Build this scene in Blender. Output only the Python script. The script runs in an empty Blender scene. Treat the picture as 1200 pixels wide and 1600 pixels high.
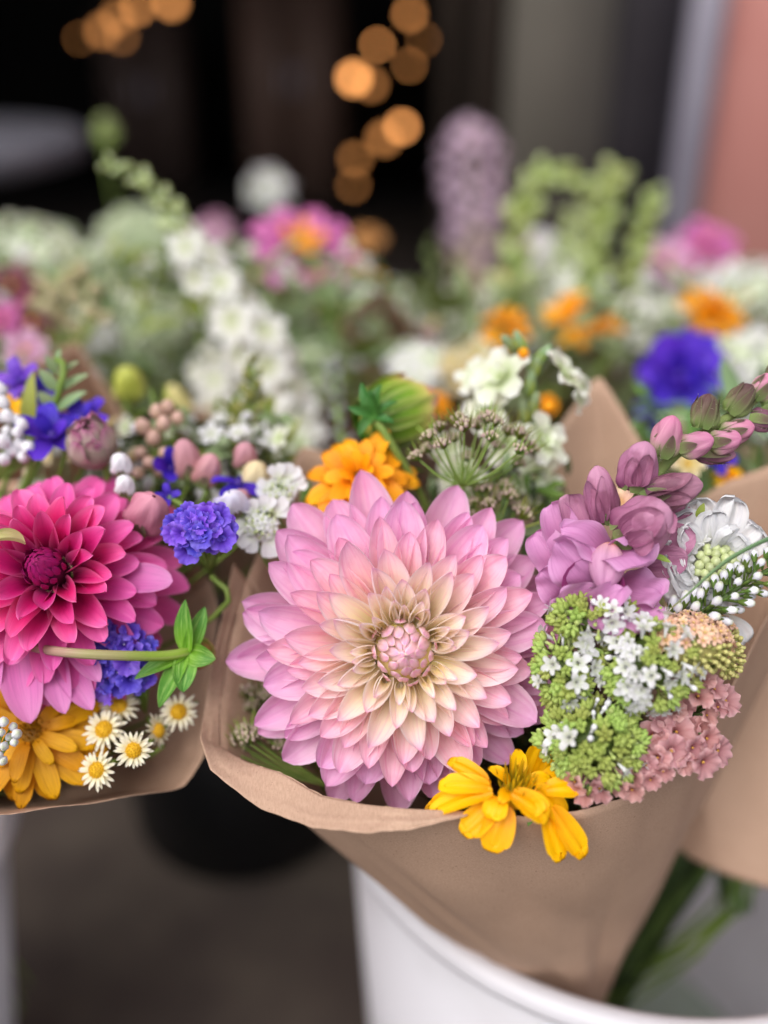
import bpy, math, random
from math import sin, cos, pi, radians, sqrt
from mathutils import Vector, Matrix
rnd = random.Random(7)
SC = bpy.context.scene
COL = SC.collection

# ---------------------------------------------------------------- camera, sky, sun, exposure
CAMZ, PITCH, FPX = 0.85, radians(28), 1500.0       # metres, down-tilt, focal length in photo pixels (photo 1200 x 1600)
cam_data = bpy.data.cameras.new('camera')
cam = bpy.data.objects.new('camera', cam_data); COL.objects.link(cam)
cam_data.sensor_fit = 'VERTICAL'; cam_data.sensor_height = 36.0; cam_data.lens = 36.0*FPX/1600.0
cam.location = (0, 0, CAMZ); cam.rotation_euler = (radians(90)-PITCH, 0, 0)
cam_data.clip_start = 0.02; cam_data.clip_end = 200
cam_data.dof.use_dof = True; cam_data.dof.focus_distance = 0.386; cam_data.dof.aperture_fstop = 1.95
SC.camera = cam

SUN_EL, SUN_AZ = radians(54), radians(212)         # azimuth the light comes from, measured from +Y towards +X
world = bpy.data.worlds.new("World"); SC.world = world; world.use_nodes = True
wn = world.node_tree.nodes; wn.clear()
wo = wn.new('ShaderNodeOutputWorld'); wb = wn.new('ShaderNodeBackground'); ws = wn.new('ShaderNodeTexSky')
wh = wn.new('ShaderNodeHueSaturation')
ws.sky_type = 'NISHITA'; ws.sun_disc = False; ws.sun_elevation = SUN_EL; ws.sun_rotation = SUN_AZ
ws.dust_density = 4.0; ws.air_density = 1.0; ws.ozone_density = 1.0
wh.inputs['Saturation'].default_value = 0.30       # an overcast sky is nearly grey
wb.inputs['Strength'].default_value = 0.14
world.node_tree.links.new(ws.outputs[0], wh.inputs['Color'])
world.node_tree.links.new(wh.outputs[0], wb.inputs['Color'])
world.node_tree.links.new(wb.outputs[0], wo.inputs['Surface'])
sun_data = bpy.data.lights.new('sun', 'SUN'); sun = bpy.data.objects.new('sun', sun_data); COL.objects.link(sun)
sun_data.energy = 1.2; sun_data.angle = radians(55); sun_data.color = (1.0, 0.95, 0.89)
sd = Vector((sin(SUN_AZ)*cos(SUN_EL), cos(SUN_AZ)*cos(SUN_EL), sin(SUN_EL)))
sun.rotation_euler = sd.to_track_quat('Z', 'Y').to_euler(); sun.location = (0, -2, 4)
SC.view_settings.view_transform = 'Standard'; SC.view_settings.look = 'None'
SC.view_settings.exposure = 0.46; SC.view_settings.gamma = 1.0
SC.render.engine = 'CYCLES'
SC.cycles.use_denoising = True; SC.cycles.max_bounces = 8; SC.cycles.diffuse_bounces = 4
SC.cycles.glossy_bounces = 2; SC.cycles.transmission_bounces = 4; SC.cycles.transparent_max_bounces = 4
SC.cycles.sample_clamp_indirect = 6.0; SC.cycles.caustics_reflective = False; SC.cycles.caustics_refractive = False

# ---------------------------------------------------------------- space helpers
RV = Vector((1, 0, 0)); UV = Vector((0, sin(PITCH), cos(PITCH))); FV = Vector((0, cos(PITCH), -sin(PITCH)))
CAM = Vector((0, 0, CAMZ))
DS = 1.0                                            # brings a whole bunch nearer along with its flowers
def P(px, py, d):                                   # where a thing seen at a photo pixel stands, d metres off
    d = d*DS
    return CAM + FV*d + RV*((px-600)/FPX*d) + UV*((800-py)/FPX*d)
def D(x, y, z):                                     # direction: right, up, towards the viewer
    return (RV*x + UV*y - FV*z).normalized()
def S(n, d): return n/FPX*d                         # photo pixels -> metres at distance d
def frame(loc, z, roll=0.0, up=None):
    z = Vector(z).normalized(); up = up or UV
    y = up - z*up.dot(z)
    if y.length < 1e-3: y = Vector((0, 1, 0)) - z*z.y
    y.normalize(); x = y.cross(z)
    m = Matrix((x, y, z)).transposed().to_4x4()
    m = m @ Matrix.Rotation(roll, 4, 'Z'); m.translation = loc
    return m
def Rx(a): return Matrix.Rotation(a, 4, 'X')
def Ry(a): return Matrix.Rotation(a, 4, 'Y')
def Rz(a): return Matrix.Rotation(a, 4, 'Z')
def T(x, y, z): return Matrix.Translation((x, y, z))
def Sc(s): return Matrix.Diagonal((s, s, s, 1)) if not isinstance(s, tuple) else Matrix.Diagonal((*s, 1))
def lerp(a, b, t): return a + (b-a)*t
def polysoft(pts, n, closed, soft):
    c = catmull(pts, n, closed); pts = [Vector(p) for p in pts]; k = len(pts); segs = k if closed else k-1; out = []
    for i in range(len(c)):
        f = i/n*segs; q = min(int(f), segs-1); t = f-q; out.append(pts[q % k].lerp(pts[(q+1) % k], t).lerp(c[i], soft))
    return out
def catmull(pts, n, closed=False):
    pts = [Vector(p) for p in pts]; k = len(pts); out = []
    segs = k if closed else k-1
    for i in range(n if closed else n+1):
        f = i/n*segs; s = min(int(f), segs-1); t = f-s
        g = (lambda j: pts[j % k]) if closed else (lambda j: pts[max(0, min(k-1, j))])
        p0, p1, p2, p3 = g(s-1), g(s), g(s+1), g(s+2)
        out.append(0.5*((2*p1) + (p2-p0)*t + (2*p0-5*p1+4*p2-p3)*t*t + (3*p1-p0-3*p2+p3)*t**3))
    return out

# ---------------------------------------------------------------- mesh builder
class MB:
    def __init__(s): s.v = []; s.f = []; s.uv = []; s.m = []
    def grid(s, fn, nu, nv, mi=0, M=None, flip=False):
        b = len(s.v)
        for j in range(nv+1):
            for i in range(nu+1):
                p = fn(i/nu, j/nv)
                s.v.append(M @ p if M is not None else p); s.uv.append((i/nu, j/nv))
        for j in range(nv):
            for i in range(nu):
                a = b+j*(nu+1)+i; q = (a, a+1, a+nu+2, a+nu+1)
                s.f.append(q[::-1] if flip else q); s.m.append(mi)
        return s
    def tube(s, pts, rad, seg=6, mi=0, cap=True, M=None):
        pts = [Vector(p) for p in pts]; n = len(pts)
        if not isinstance(rad, (list, tuple)): rad = [rad]*n
        if len(rad) != n: rad = [lerp(rad[0], rad[-1], i/(n-1)) for i in range(n)]
        t0 = (pts[1]-pts[0]).normalized(); x = t0.orthogonal().normalized(); fr = []
        for i in range(n):
            t = (pts[min(n-1, i+1)]-pts[max(0, i-1)]).normalized()
            x = (x-t*x.dot(t)).normalized(); fr.append((x, t.cross(x)))
        b = len(s.v)
        for i in range(n):
            for k in range(seg+1):
                a = 2*pi*k/seg; p = pts[i]+(fr[i][0]*cos(a)+fr[i][1]*sin(a))*rad[i]
                s.v.append(M @ p if M is not None else p); s.uv.append((k/seg, i/(n-1)))
        for i in range(n-1):
            for k in range(seg):
                a = b+i*(seg+1)+k; s.f.append((a, a+1, a+seg+2, a+seg+1)); s.m.append(mi)
        if cap:
            for e, i in ((0, 0), (1, n-1)):
                c = len(s.v); s.v.append(M @ pts[i] if M is not None else pts[i]); s.uv.append((.5, e))
                for k in range(seg):
                    a = b+i*(seg+1)+k; s.f.append((c, a+1, a) if e == 0 else (c, a, a+1)); s.m.append(mi)
        return s
    def lathe(s, prof, seg=10, mi=0, M=None, wob=0.0, lobes=0, lob=0.0):
        n = len(prof)-1
        def fn(u, v):
            i = min(int(v*n), n-1); t = v*n-i
            r = lerp(prof[i][0], prof[i+1][0], t); z = lerp(prof[i][1], prof[i+1][1], t)
            a = 2*pi*u; r *= 1+lob*cos(lobes*a)
            return Vector((r*cos(a), r*sin(a), z))
        return s.grid(fn, seg, n, mi, M)
    def ball(s, r, seg=8, rows=6, mi=0, M=None, sx=1, sy=1, sz=1):
        return s.grid(lambda u, v: Vector((r*sx*sin(pi*v)*cos(2*pi*u), r*sy*sin(pi*v)*sin(2*pi*u), -r*sz*cos(pi*v))), seg, rows, mi, M)
    def box(s, x0, x1, y0, y1, z0, z1, mi=0, M=None):
        b = len(s.v)
        for z in (z0, z1):
            for (x, y) in ((x0, y0), (x1, y0), (x1, y1), (x0, y1)):
                p = Vector((x, y, z)); s.v.append(M @ p if M is not None else p); s.uv.append((x, y+z))
        for q in ((0, 3, 2, 1), (4, 5, 6, 7), (0, 1, 5, 4), (1, 2, 6, 5), (2, 3, 7, 6), (3, 0, 4, 7)):
            s.f.append(tuple(b+k for k in q)); s.m.append(mi)
        return s
    def petal(s, L, W, p1=.8, p2=.6, base=.2, cup=.7, cup1=None, bend=0., tip=0., ruffle=0., rf=2., notch=0., nk=3, serr=0.,
              crease=0., nu=8, nv=10, mi=0, M=None, ph=0., twist=0., vee=0., fan=0., fw=3.):
        cup1 = cup if cup1 is None else cup1
        tm = p1/(p1+p2); mx = tm**p1*(1-tm)**p2
        cl = [(0., 0., 0.)]; K = 40
        for k in range(K):
            t = (k+.5)/K; a = bend*t+tip*t**3
            y, z, _ = cl[-1]; cl.append((y+cos(a)*L/K, z+sin(a)*L/K, bend*(k+1)/K+tip*((k+1)/K)**3))
        def at(t):
            if t >= 1: y, z, a = cl[-1]; e = (t-1)*L; return y+cos(a)*e, z+sin(a)*e, a
            i = min(int(t*K), K-1); q = t*K-i
            return tuple(lerp(cl[i][j], cl[i+1][j], q) for j in range(3))
        def fn(u, v):
            t = 1-(1-v)**1.35 if p2 < .9 else v
            sg = 2*u-1
            w = W/2*((1-base)*(max(t, 0)**p1*max(1-t, 0)**p2)/mx + base*(1-t)**.8)
            w = max(w, W*.004)
            c = max(.02, lerp(cup, cup1, t))
            x = w*sin(c*sg)/c; zz = w*(1-cos(c*sg))/c
            te = t
            if notch: te = t+notch*(cos(pi*nk*sg)-.3)*t**5
            if serr: te += serr*((.5 if int(round(u*nu)) % 2 else -.5)+.6*sin(u*23+ph))*t**4
            y, z, a = at(te)
            off = ruffle*W*(.25+sg*sg*.75)*sin(rf*2*pi*t*.5*(1 if sg > 0 else 1.3)+ph+sg*rf)*t**1.2
            if vee: zz += vee*w*abs(sg)**1.25*(1-.35*t); x *= 1-.25*vee
            if fan: zz += fan*W*sin(fw*pi*sg+ph)*t**1.6*(.7+.3*sin(ph*3+t*4))
            zz += off - crease*W*math.exp(-(sg/.22)**2)*(1-t*.6)
            if twist: 
                ca, sa = cos(twist*t), sin(twist*t); x, zz = x*ca-zz*sa, x*sa+zz*ca
            return Vector((x, y-sin(a)*zz, z+cos(a)*zz))
        return s.grid(fn, nu, nv, mi, M)
    def mesh(s, name, mats):
        me = bpy.data.meshes.new(name)
        me.from_pydata(s.v, [], s.f)
        me.polygons.foreach_set('use_smooth', [True]*len(s.f))
        me.polygons.foreach_set('material_index', s.m)
        uvl = me.uv_layers.new(name='UVMap')
        li = [0]*len(me.loops); me.loops.foreach_get('vertex_index', li)
        flat = []
        for i in li: flat.extend(s.uv[i])
        uvl.data.foreach_set('uv', flat)
        for m in (mats if isinstance(mats, (list, tuple)) else [mats]): me.materials.append(m)
        me.update()
        return me

# ---------------------------------------------------------------- objects
MW = {}
def tag(o, label=None, cat=None, group=None, kind=None):
    if label: o['label'] = label
    if cat: o['category'] = cat
    if group: o['group'] = group
    if kind: o['kind'] = kind
    return o
def thing(name, label, cat, M, group=None):
    o = bpy.data.objects.new(name, None); COL.objects.link(o)
    M = M @ Sc(DS); o.empty_display_size = .01; o.matrix_world = M; MW[o.name] = M.copy()
    return tag(o, label, cat, group)
def part(name, me, parent, M=None, label=None):
    o = bpy.data.objects.new(name, me); COL.objects.link(o); o.parent = parent
    if M is not None: o.matrix_basis = M
    if label: o['label'] = label
    return o
def top(name, me, label=None, cat=None, group=None, kind=None, M=None):
    o = bpy.data.objects.new(name, me); COL.objects.link(o)
    if M is not None: o.matrix_world = M
    return tag(o, label, cat, group, kind)

# ---------------------------------------------------------------- materials
def lin(h, k=1.0):
    h = h.lstrip('#'); o = []
    for i in (0, 2, 4):
        c = int(h[i:i+2], 16)/255; o.append(min(1, (c/12.92 if c <= .04045 else ((c+.055)/1.055)**2.4)*k))
    return (*o, 1)
class NT:
    def __init__(s, name):
        s.mat = bpy.data.materials.new(name); s.mat.use_nodes = True; s.t = s.mat.node_tree; s.t.nodes.clear()
        s.out = s.n('ShaderNodeOutputMaterial')
    def n(s, typ, ins=None, **kw):
        x = s.t.nodes.new(typ)
        for k, v in kw.items(): setattr(x, k, v)
        for k, v in (ins or {}).items(): s.put(x.inputs[k], v)
        return x
    def put(s, sock, v):
        if isinstance(v, bpy.types.NodeSocket): s.t.links.new(v, sock)
        elif isinstance(v, bpy.types.Node): s.t.links.new(v.outputs[0], sock)
        else: sock.default_value = v
    def math(s, op, a, b=0.0, clamp=False):
        x = s.n('ShaderNodeMath', operation=op, use_clamp=clamp); s.put(x.inputs[0], a); s.put(x.inputs[1], b); return x.outputs[0]
    def mix(s, f, a, b, blend='MIX'):
        x = s.n('ShaderNodeMix', data_type='RGBA', blend_type=blend); s.put(x.inputs[0], f); s.put(x.inputs[6], a); s.put(x.inputs[7], b); return x.outputs[2]
    def ramp(s, f, stops):
        x = s.n('ShaderNodeValToRGB'); s.put(x.inputs[0], f); e = x.color_ramp.elements
        while len(e) < len(stops): e.new(.5)
        for i, (p, c) in enumerate(stops): e[i].position = p; e[i].color = c
        return x.outputs[0]
def petal_mat(name, stops, edge=None, vein=None, transl=.3, rough=.5, var=.05, bump=.15, vscale=26, spec=.3, k=1.0, mottle=None):
    """colour runs along the petal (v), pale margin by |u|, fine streaks lengthwise"""
    t = NT(name)
    uv = t.n('ShaderNodeTexCoord'); sep = t.n('ShaderNodeSeparateXYZ', {0: uv.outputs['UV']})
    oi = t.n('ShaderNodeObjectInfo')
    nz = t.n('ShaderNodeTexNoise', {'Scale': 60.0, 'Detail': 2.0}); t.put(nz.inputs['Vector'], uv.outputs['Object'])
    v = t.math('ADD', sep.outputs[1], t.math('MULTIPLY', t.math('SUBTRACT', nz.outputs[0], .5), .25))
    col = t.ramp(v, [(p, lin(c, k)) for p, c in stops])
    au = t.math('ABSOLUTE', t.math('SUBTRACT', t.math('MULTIPLY', sep.outputs[0], 2.0), 1.0))
    if edge:
        e = t.math('MULTIPLY', t.math('POWER', au, 3.6), edge[1], True); col = t.mix(e, col, lin(edge[0], k))
    mp = t.n('ShaderNodeMapping', {'Vector': uv.outputs['UV'], 'Scale': (vscale, 1.6, 1.0)})
    off = t.n('ShaderNodeCombineXYZ', {0: t.math('MULTIPLY', oi.outputs['Random'], 37.0), 1: oi.outputs['Random']})
    mv = t.n('ShaderNodeVectorMath', {0: mp.outputs[0], 1: off.outputs[0]}, operation='ADD')
    st = t.n('ShaderNodeTexNoise', {'Vector': mv.outputs[0], 'Scale': 1.0, 'Detail': 3.0, 'Roughness': .6})
    if vein:
        f = t.math('MULTIPLY', t.n('ShaderNodeMapRange', {0: st.outputs[0], 1: .5, 2: .72}).outputs[0], vein[1], True)
        col = t.mix(f, col, lin(vein[0], k))
    if mottle:
        n2 = t.n('ShaderNodeTexNoise', {'Vector': uv.outputs['Object'], 'Scale': mottle[2], 'Detail': 3.0})
        f = t.math('MULTIPLY', t.n('ShaderNodeMapRange', {0: n2.outputs[0], 1: .5, 2: .65}).outputs[0], mottle[1], True)
        col = t.mix(f, col, lin(mottle[0], k))
    hs = t.n('ShaderNodeHueSaturation', {'Color': col})
    t.put(hs.inputs['Value'], t.math('ADD', t.math('MULTIPLY', oi.outputs['Random'], 2*var), 1.0-var))
    t.put(hs.inputs['Hue'], t.math('ADD', t.math('MULTIPLY', oi.outputs['Random'], var*.3), .5-var*.15))
    bp = t.n('ShaderNodeBump', {'Height': st.outputs[0], 'Strength': bump, 'Distance': .0006})
    b = t.n('ShaderNodeBsdfPrincipled', {'Base Color': hs.outputs[0], 'Roughness': rough, 'Normal': bp.outputs[0], 'Specular IOR Level': spec})
    tr = t.n('ShaderNodeBsdfTranslucent', {'Color': hs.outputs[0], 'Normal': bp.outputs[0]})
    mx = t.n('ShaderNodeMixShader', {0: transl, 1: b.outputs[0], 2: tr.outputs[0]})
    t.put(t.out.inputs['Surface'], mx.outputs[0])
    return t.mat
def plain(name, c, c2=None, scale=30.0, rough=.6, bump=0., transl=0., spec=.4, detail=4.0, var=0., lo=.4, hi=.65, dist=.001, metal=0.):
    t = NT(name); tc = t.n('ShaderNodeTexCoord')
    nz = t.n('ShaderNodeTexNoise', {'Vector': tc.outputs['Object'], 'Scale': scale, 'Detail': detail})
    col = t.mix(t.n('ShaderNodeMapRange', {0: nz.outputs[0], 1: lo, 2: hi}).outputs[0], lin(c), lin(c2 or c))
    if var:
        oi = t.n('ShaderNodeObjectInfo'); hs = t.n('ShaderNodeHueSaturation', {'Color': col})
        t.put(hs.inputs['Value'], t.math('ADD', t.math('MULTIPLY', oi.outputs['Random'], 2*var), 1.0-var)); col = hs.outputs[0]
    b = t.n('ShaderNodeBsdfPrincipled', {'Base Color': col, 'Roughness': rough, 'Specular IOR Level': spec, 'Metallic': metal})
    if bump:
        bp = t.n('ShaderNodeBump', {'Height': nz.outputs[0], 'Strength': bump, 'Distance': dist}); t.put(b.inputs['Normal'], bp.outputs[0])
    sh = b.outputs[0]
    if transl:
        tr = t.n('ShaderNodeBsdfTranslucent', {'Color': col}); sh = t.n('ShaderNodeMixShader', {0: transl, 1: sh, 2: tr.outputs[0]}).outputs[0]
    t.put(t.out.inputs['Surface'], sh)
    return t.mat
def paper_mat():
    t = NT('kraft_paper'); tc = t.n('ShaderNodeTexCoord')
    mp = t.n('ShaderNodeMapping', {'Vector': tc.outputs['Object'], 'Scale': (1400.0, 380.0, 1400.0), 'Rotation': (.3, .5, .9)})
    fib = t.n('ShaderNodeTexNoise', {'Vector': mp.outputs[0], 'Scale': 1.0, 'Detail': 4.0, 'Roughness': .7})
    big = t.n('ShaderNodeTexNoise', {'Vector': tc.outputs['Object'], 'Scale': 16.0, 'Detail': 3.0})
    cr = t.n('ShaderNodeTexNoise', {'Vector': tc.outputs['Object'], 'Scale': 55.0, 'Detail': 5.0, 'Roughness': .55})
    c = t.mix(t.n('ShaderNodeMapRange', {0: fib.outputs[0], 1: .3, 2: .7}).outputs[0], lin('b0907a'), lin('c8a892'))
    c = t.mix(t.n('ShaderNodeMapRange', {0: big.outputs[0], 1: .35, 2: .7, 4: .35}).outputs[0], c, lin('9a7c69'))
    sp = t.n('ShaderNodeTexNoise', {'Vector': tc.outputs['Object'], 'Scale': 900.0, 'Detail': 1.0})
    c = t.mix(t.n('ShaderNodeMapRange', {0: sp.outputs[0], 1: .70, 2: .76, 4: .5}).outputs[0], c, lin('70503c'))
    h = t.math('ADD', t.math('MULTIPLY', fib.outputs[0], .12), cr.outputs[0])
    bp = t.n('ShaderNodeBump', {'Height': h, 'Strength': .16, 'Distance': .0012})
    b = t.n('ShaderNodeBsdfPrincipled', {'Base Color': c, 'Roughness': .72, 'Normal': bp.outputs[0], 'Specular IOR Level': .25})
    tr = t.n('ShaderNodeBsdfTranslucent', {'Color': c})
    t.put(t.out.inputs['Surface'], t.n('ShaderNodeMixShader', {0: .08, 1: b.outputs[0], 2: tr.outputs[0]}).outputs[0])
    return t.mat
def emit_mat(name, c, s):
    t = NT(name); e = t.n('ShaderNodeEmission', {'Color': lin(c), 'Strength': s}); t.put(t.out.inputs['Surface'], e.outputs[0]); return t.mat
PAPER = paper_mat()
STEM = plain('stem_green', '6f8a3a', '8aa050', 60, .55, transl=.1)
STEM_DARK = plain('stem_dark_green', '3f5526', '566c30', 60, .6)
STEM_PURPLE = petal_mat('stem_flushed', [(0, 'a07a78'), (.3, 'a98a78'), (.65, '86a03c'), (1, '7fa030')], vein=('d8c8b0', .4), transl=.05, vscale=12)
LEAF = petal_mat('leaf_green', [(0, '4f6a2a'), (1, '6f8d3e')], vein=('8aa85a', .5), transl=.25, rough=.5, var=.2)
LEAF_SAGE = petal_mat('leaf_sage', [(0, '7f9a68'), (1, '98ae86')], vein=('b4c4a0', .4), transl=.25, rough=.6, var=.2)
LEAF_LIME = petal_mat('leaf_lime', [(0, '8da03a'), (1, 'a9b85a')], vein=('c4cf80', .4), transl=.3, var=.2)
SEPAL = petal_mat('sepal_veined', [(0, '7cb02a'), (.5, '4f8a2c'), (1, '4a8238')], edge=('4f7a30', .3), vein=('b4d878', .95), transl=.2, rough=.4, vscale=16, bump=.5)
# ================================================================ the place: ground, shop front, buckets
def kstruct(name, mb, mats): return top(name, mb.mesh(name, mats), kind='structure')
GROUND = plain('worn_asphalt', '3e3530', '4e453d', 9, .85, bump=.5, detail=8, dist=.004)
kstruct('ground', MB().grid(lambda u, v: Vector((lerp(-40, 40, u), lerp(-30, 50, v), 0)), 4, 4), GROUND)
FLOORIN = plain('shop_floor_dark', '1c1817', '26201d', 5, .6)
PINK = plain('pink_plaster', 'f4aca2', 'ea9e94', 3.0, .8, bump=.3, detail=8, dist=.004)
DARKG = plain('door_grey_paint', '68635b', '726c64', 4, .6)
DARKB = plain('door_blackish_paint', '322e33', '3a363b', 4, .6)
LAV = plain('frame_lavender_paint', 'b4afbf', 'a6a1b2', 4, .5)
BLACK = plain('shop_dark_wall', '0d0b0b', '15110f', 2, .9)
BROWN = plain('dark_brown_panel', '2a2019', '33271e', 3, .7)
bld = thing('shop_building', 'shop front with coral pink wall and dark open doorway', 'building', T(.7, 2.2, 0))
def bpart(name, m, mb): return part(name, mb.mesh(name, m), bld, T(-.7, -2.2, 0))
Z1 = 3.2
bpart('wall', PINK, MB().box(.688, 9, 2.2, 2.5, 0, Z1))
bpart('side_wall', PINK, MB().box(-9, -2.4, 2.2, 2.5, 0, Z1))
bpart('lintel', PINK, MB().box(-2.4, .688, 2.2, 2.5, 2.3, Z1))
bpart('door_frame', LAV, MB().box(.64, .688, 2.17, 2.46, 0, 2.3))
bpart('door_leaf', DARKB, MB().box(.485, .64, 2.26, 2.34, 0, 2.297))
bpart('side_panel', DARKG, MB().box(.268, .485, 2.25, 2.38, 0, 2.297))
bpart('inner_jamb', BROWN, MB().box(.20, .268, 2.32, 2.46, 0, 2.297))
bpart('inner_screen', BROWN, MB().box(.14, .20, 2.6, 2.66, 0, 2.297))
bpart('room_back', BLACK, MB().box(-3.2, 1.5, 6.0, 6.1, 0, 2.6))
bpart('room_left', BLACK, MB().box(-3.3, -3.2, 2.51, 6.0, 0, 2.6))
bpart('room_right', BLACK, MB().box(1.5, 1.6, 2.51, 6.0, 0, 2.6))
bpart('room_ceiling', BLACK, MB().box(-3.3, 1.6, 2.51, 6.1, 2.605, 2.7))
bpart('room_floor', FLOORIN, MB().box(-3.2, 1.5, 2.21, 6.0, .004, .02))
# dark brown cupboards deep in the shop
for (x0, x1, y, h, lab, cc) in ((-.62, -.18, 4.6, .95, 'tall dim brown cupboard deep inside the dark shop, between the lights', '5a463e'),
                                (-1.35, -.95, 5.0, .8, 'low dim brown cupboard in the dark shop behind the left lights', '4a3c38')):
    c = thing('cupboard', lab, 'cupboard', T((x0+x1)/2, y, .02))
    w = (x1-x0)/2; cm = plain('cupboard_wood', cc, cc, 5, .6)
    part('carcass', MB().box(-w, w, 0, .4, .002, h).mesh('carcass', cm), c)
    for sx in (-1, 1):
        dd = part('door', MB().box(sx*w/2-w/2+.008, sx*w/2+w/2-.008, -.02, -.001, .03, h-.03).mesh('door', cm), c)
        part('handle', MB().box(-.006+sx*.03, .006+sx*.03, -.04, -.021, h*.5, h*.5+.1).mesh('handle', LAV), dd)
# warm fairy lights hanging in the shop
BULB = [emit_mat('warm_bulb', 'ffaa62', k) for k in (1.8, 3.4, 6.0)]
WIRE = plain('dark_wire', '120c08', rough=.6)
def lights(label, pts, d):
    w = [P(x, y, d) for x, y in pts]
    root = thing('string_light', label, 'string lights', T(*w[0]))
    inv = T(*(-w[0]))
    hang = w[0]+Vector((0, 0, 2.58-w[0].z))
    part('wire', MB().tube([hang]+catmull(w, len(w)*4), .002, 5).mesh('wire', WIRE), root, inv)
    me = [MB().ball(.016, 10, 8).mesh('bulb', m) for m in BULB]
    so = MB().lathe([(.0, .032), (.008, .03), (.008, .014), (.0, .012)], 8).mesh('socket', WIRE)
    for p in w:
        b = part('bulb', rnd.choice(me), root, inv @ T(*p) @ Sc(rnd.uniform(.6, 1.5))); part('socket', so, b)
lights('warm orange string lights hanging low at the top left of the dark doorway', [(268, 4), (215, 12), (183, 28), (190, 58), (160, 48), (125, 60)], 3.9)
lights('warm orange string lights hanging down the middle of the dark doorway', [(640, 22), (662, 62), (640, 102), (590, 70), (580, 132), (553, 122), (628, 198), (600, 216), (555, 248), (552, 290)], 3.6)
# grey table edge at the left of the doorway
tb = thing('round_table', 'pale grey round table standing in the doorway behind the left bouquets', 'table', T(-.82, 1.62, 0))
TG = plain('table_grey', '5e5e66', '54545c', 6, .45)
part('tabletop', MB().lathe([(0, .618), (.31, .618), (.333, .624), (.338, .65), (.33, .662), (.0, .664)], 40).mesh('tabletop', TG), tb)
part('pedestal', MB().lathe([(.03, .0), (.03, .597)], 16).mesh('pedestal', WIRE), tb, T(0, 0, .02))
part('foot', MB().lathe([(0, .002), (.2, .002), (.2, .02), (0, .035)], 24).mesh('foot', WIRE), tb)

WHITEP = plain('white_plastic', 'c9c7cd', 'b9b6bb', 14, .38, spec=.5, detail=8, lo=.45, hi=.8, bump=.15)
GREYW = plain('bucket_water', '9aa69a', 'a8b2a4', 5, .25, spec=.5)
BLACKP = plain('black_plastic', '050608', '0a0b0e', 8, .45)
def bucket(name, label, x, y, h, r, rb, mat, water=None):
    b = thing(name, label, 'bucket', T(x, y, 0.0)); tk = .004
    part('shell', MB().lathe([(0, .004), (rb, .004), (rb+.004, .01), (r, h-.012), (r-tk, h-.012), (rb-tk+.002, .014), (0, .012)], 72).mesh('shell', mat), b)
    pr = []
    for k in range(13):
        a = 2*pi*k/12; pr.append((r+.004+.0075*cos(a), h-.004+.0075*sin(a)))
    part('rim', MB().lathe(pr, 96).mesh('rim', mat), b)
    if water: part('water', MB().lathe([(0, .05), (rb*.99, .05)], 48).mesh('water', water), b)
    return b
BK1 = (.1600, .478, .414, .184)
bucket('bucket', 'white plastic bucket under the pink dahlia bouquet', BK1[0], BK1[1], BK1[2], BK1[3], .160, WHITEP, GREYW)
bucket('bucket', 'white plastic bucket at the left edge under the magenta dahlia bouquet', -.412, .43, .385, .165, .108, WHITEP, GREYW)
bucket('bucket', 'black plastic bucket in shadow behind the two front bouquets', -.165, .86, .36, .135, .125, BLACKP)
bucket('bucket', 'white plastic bucket farther back holding the right background bouquets', .2, .98, .34, .14, .12, WHITEP)

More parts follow.
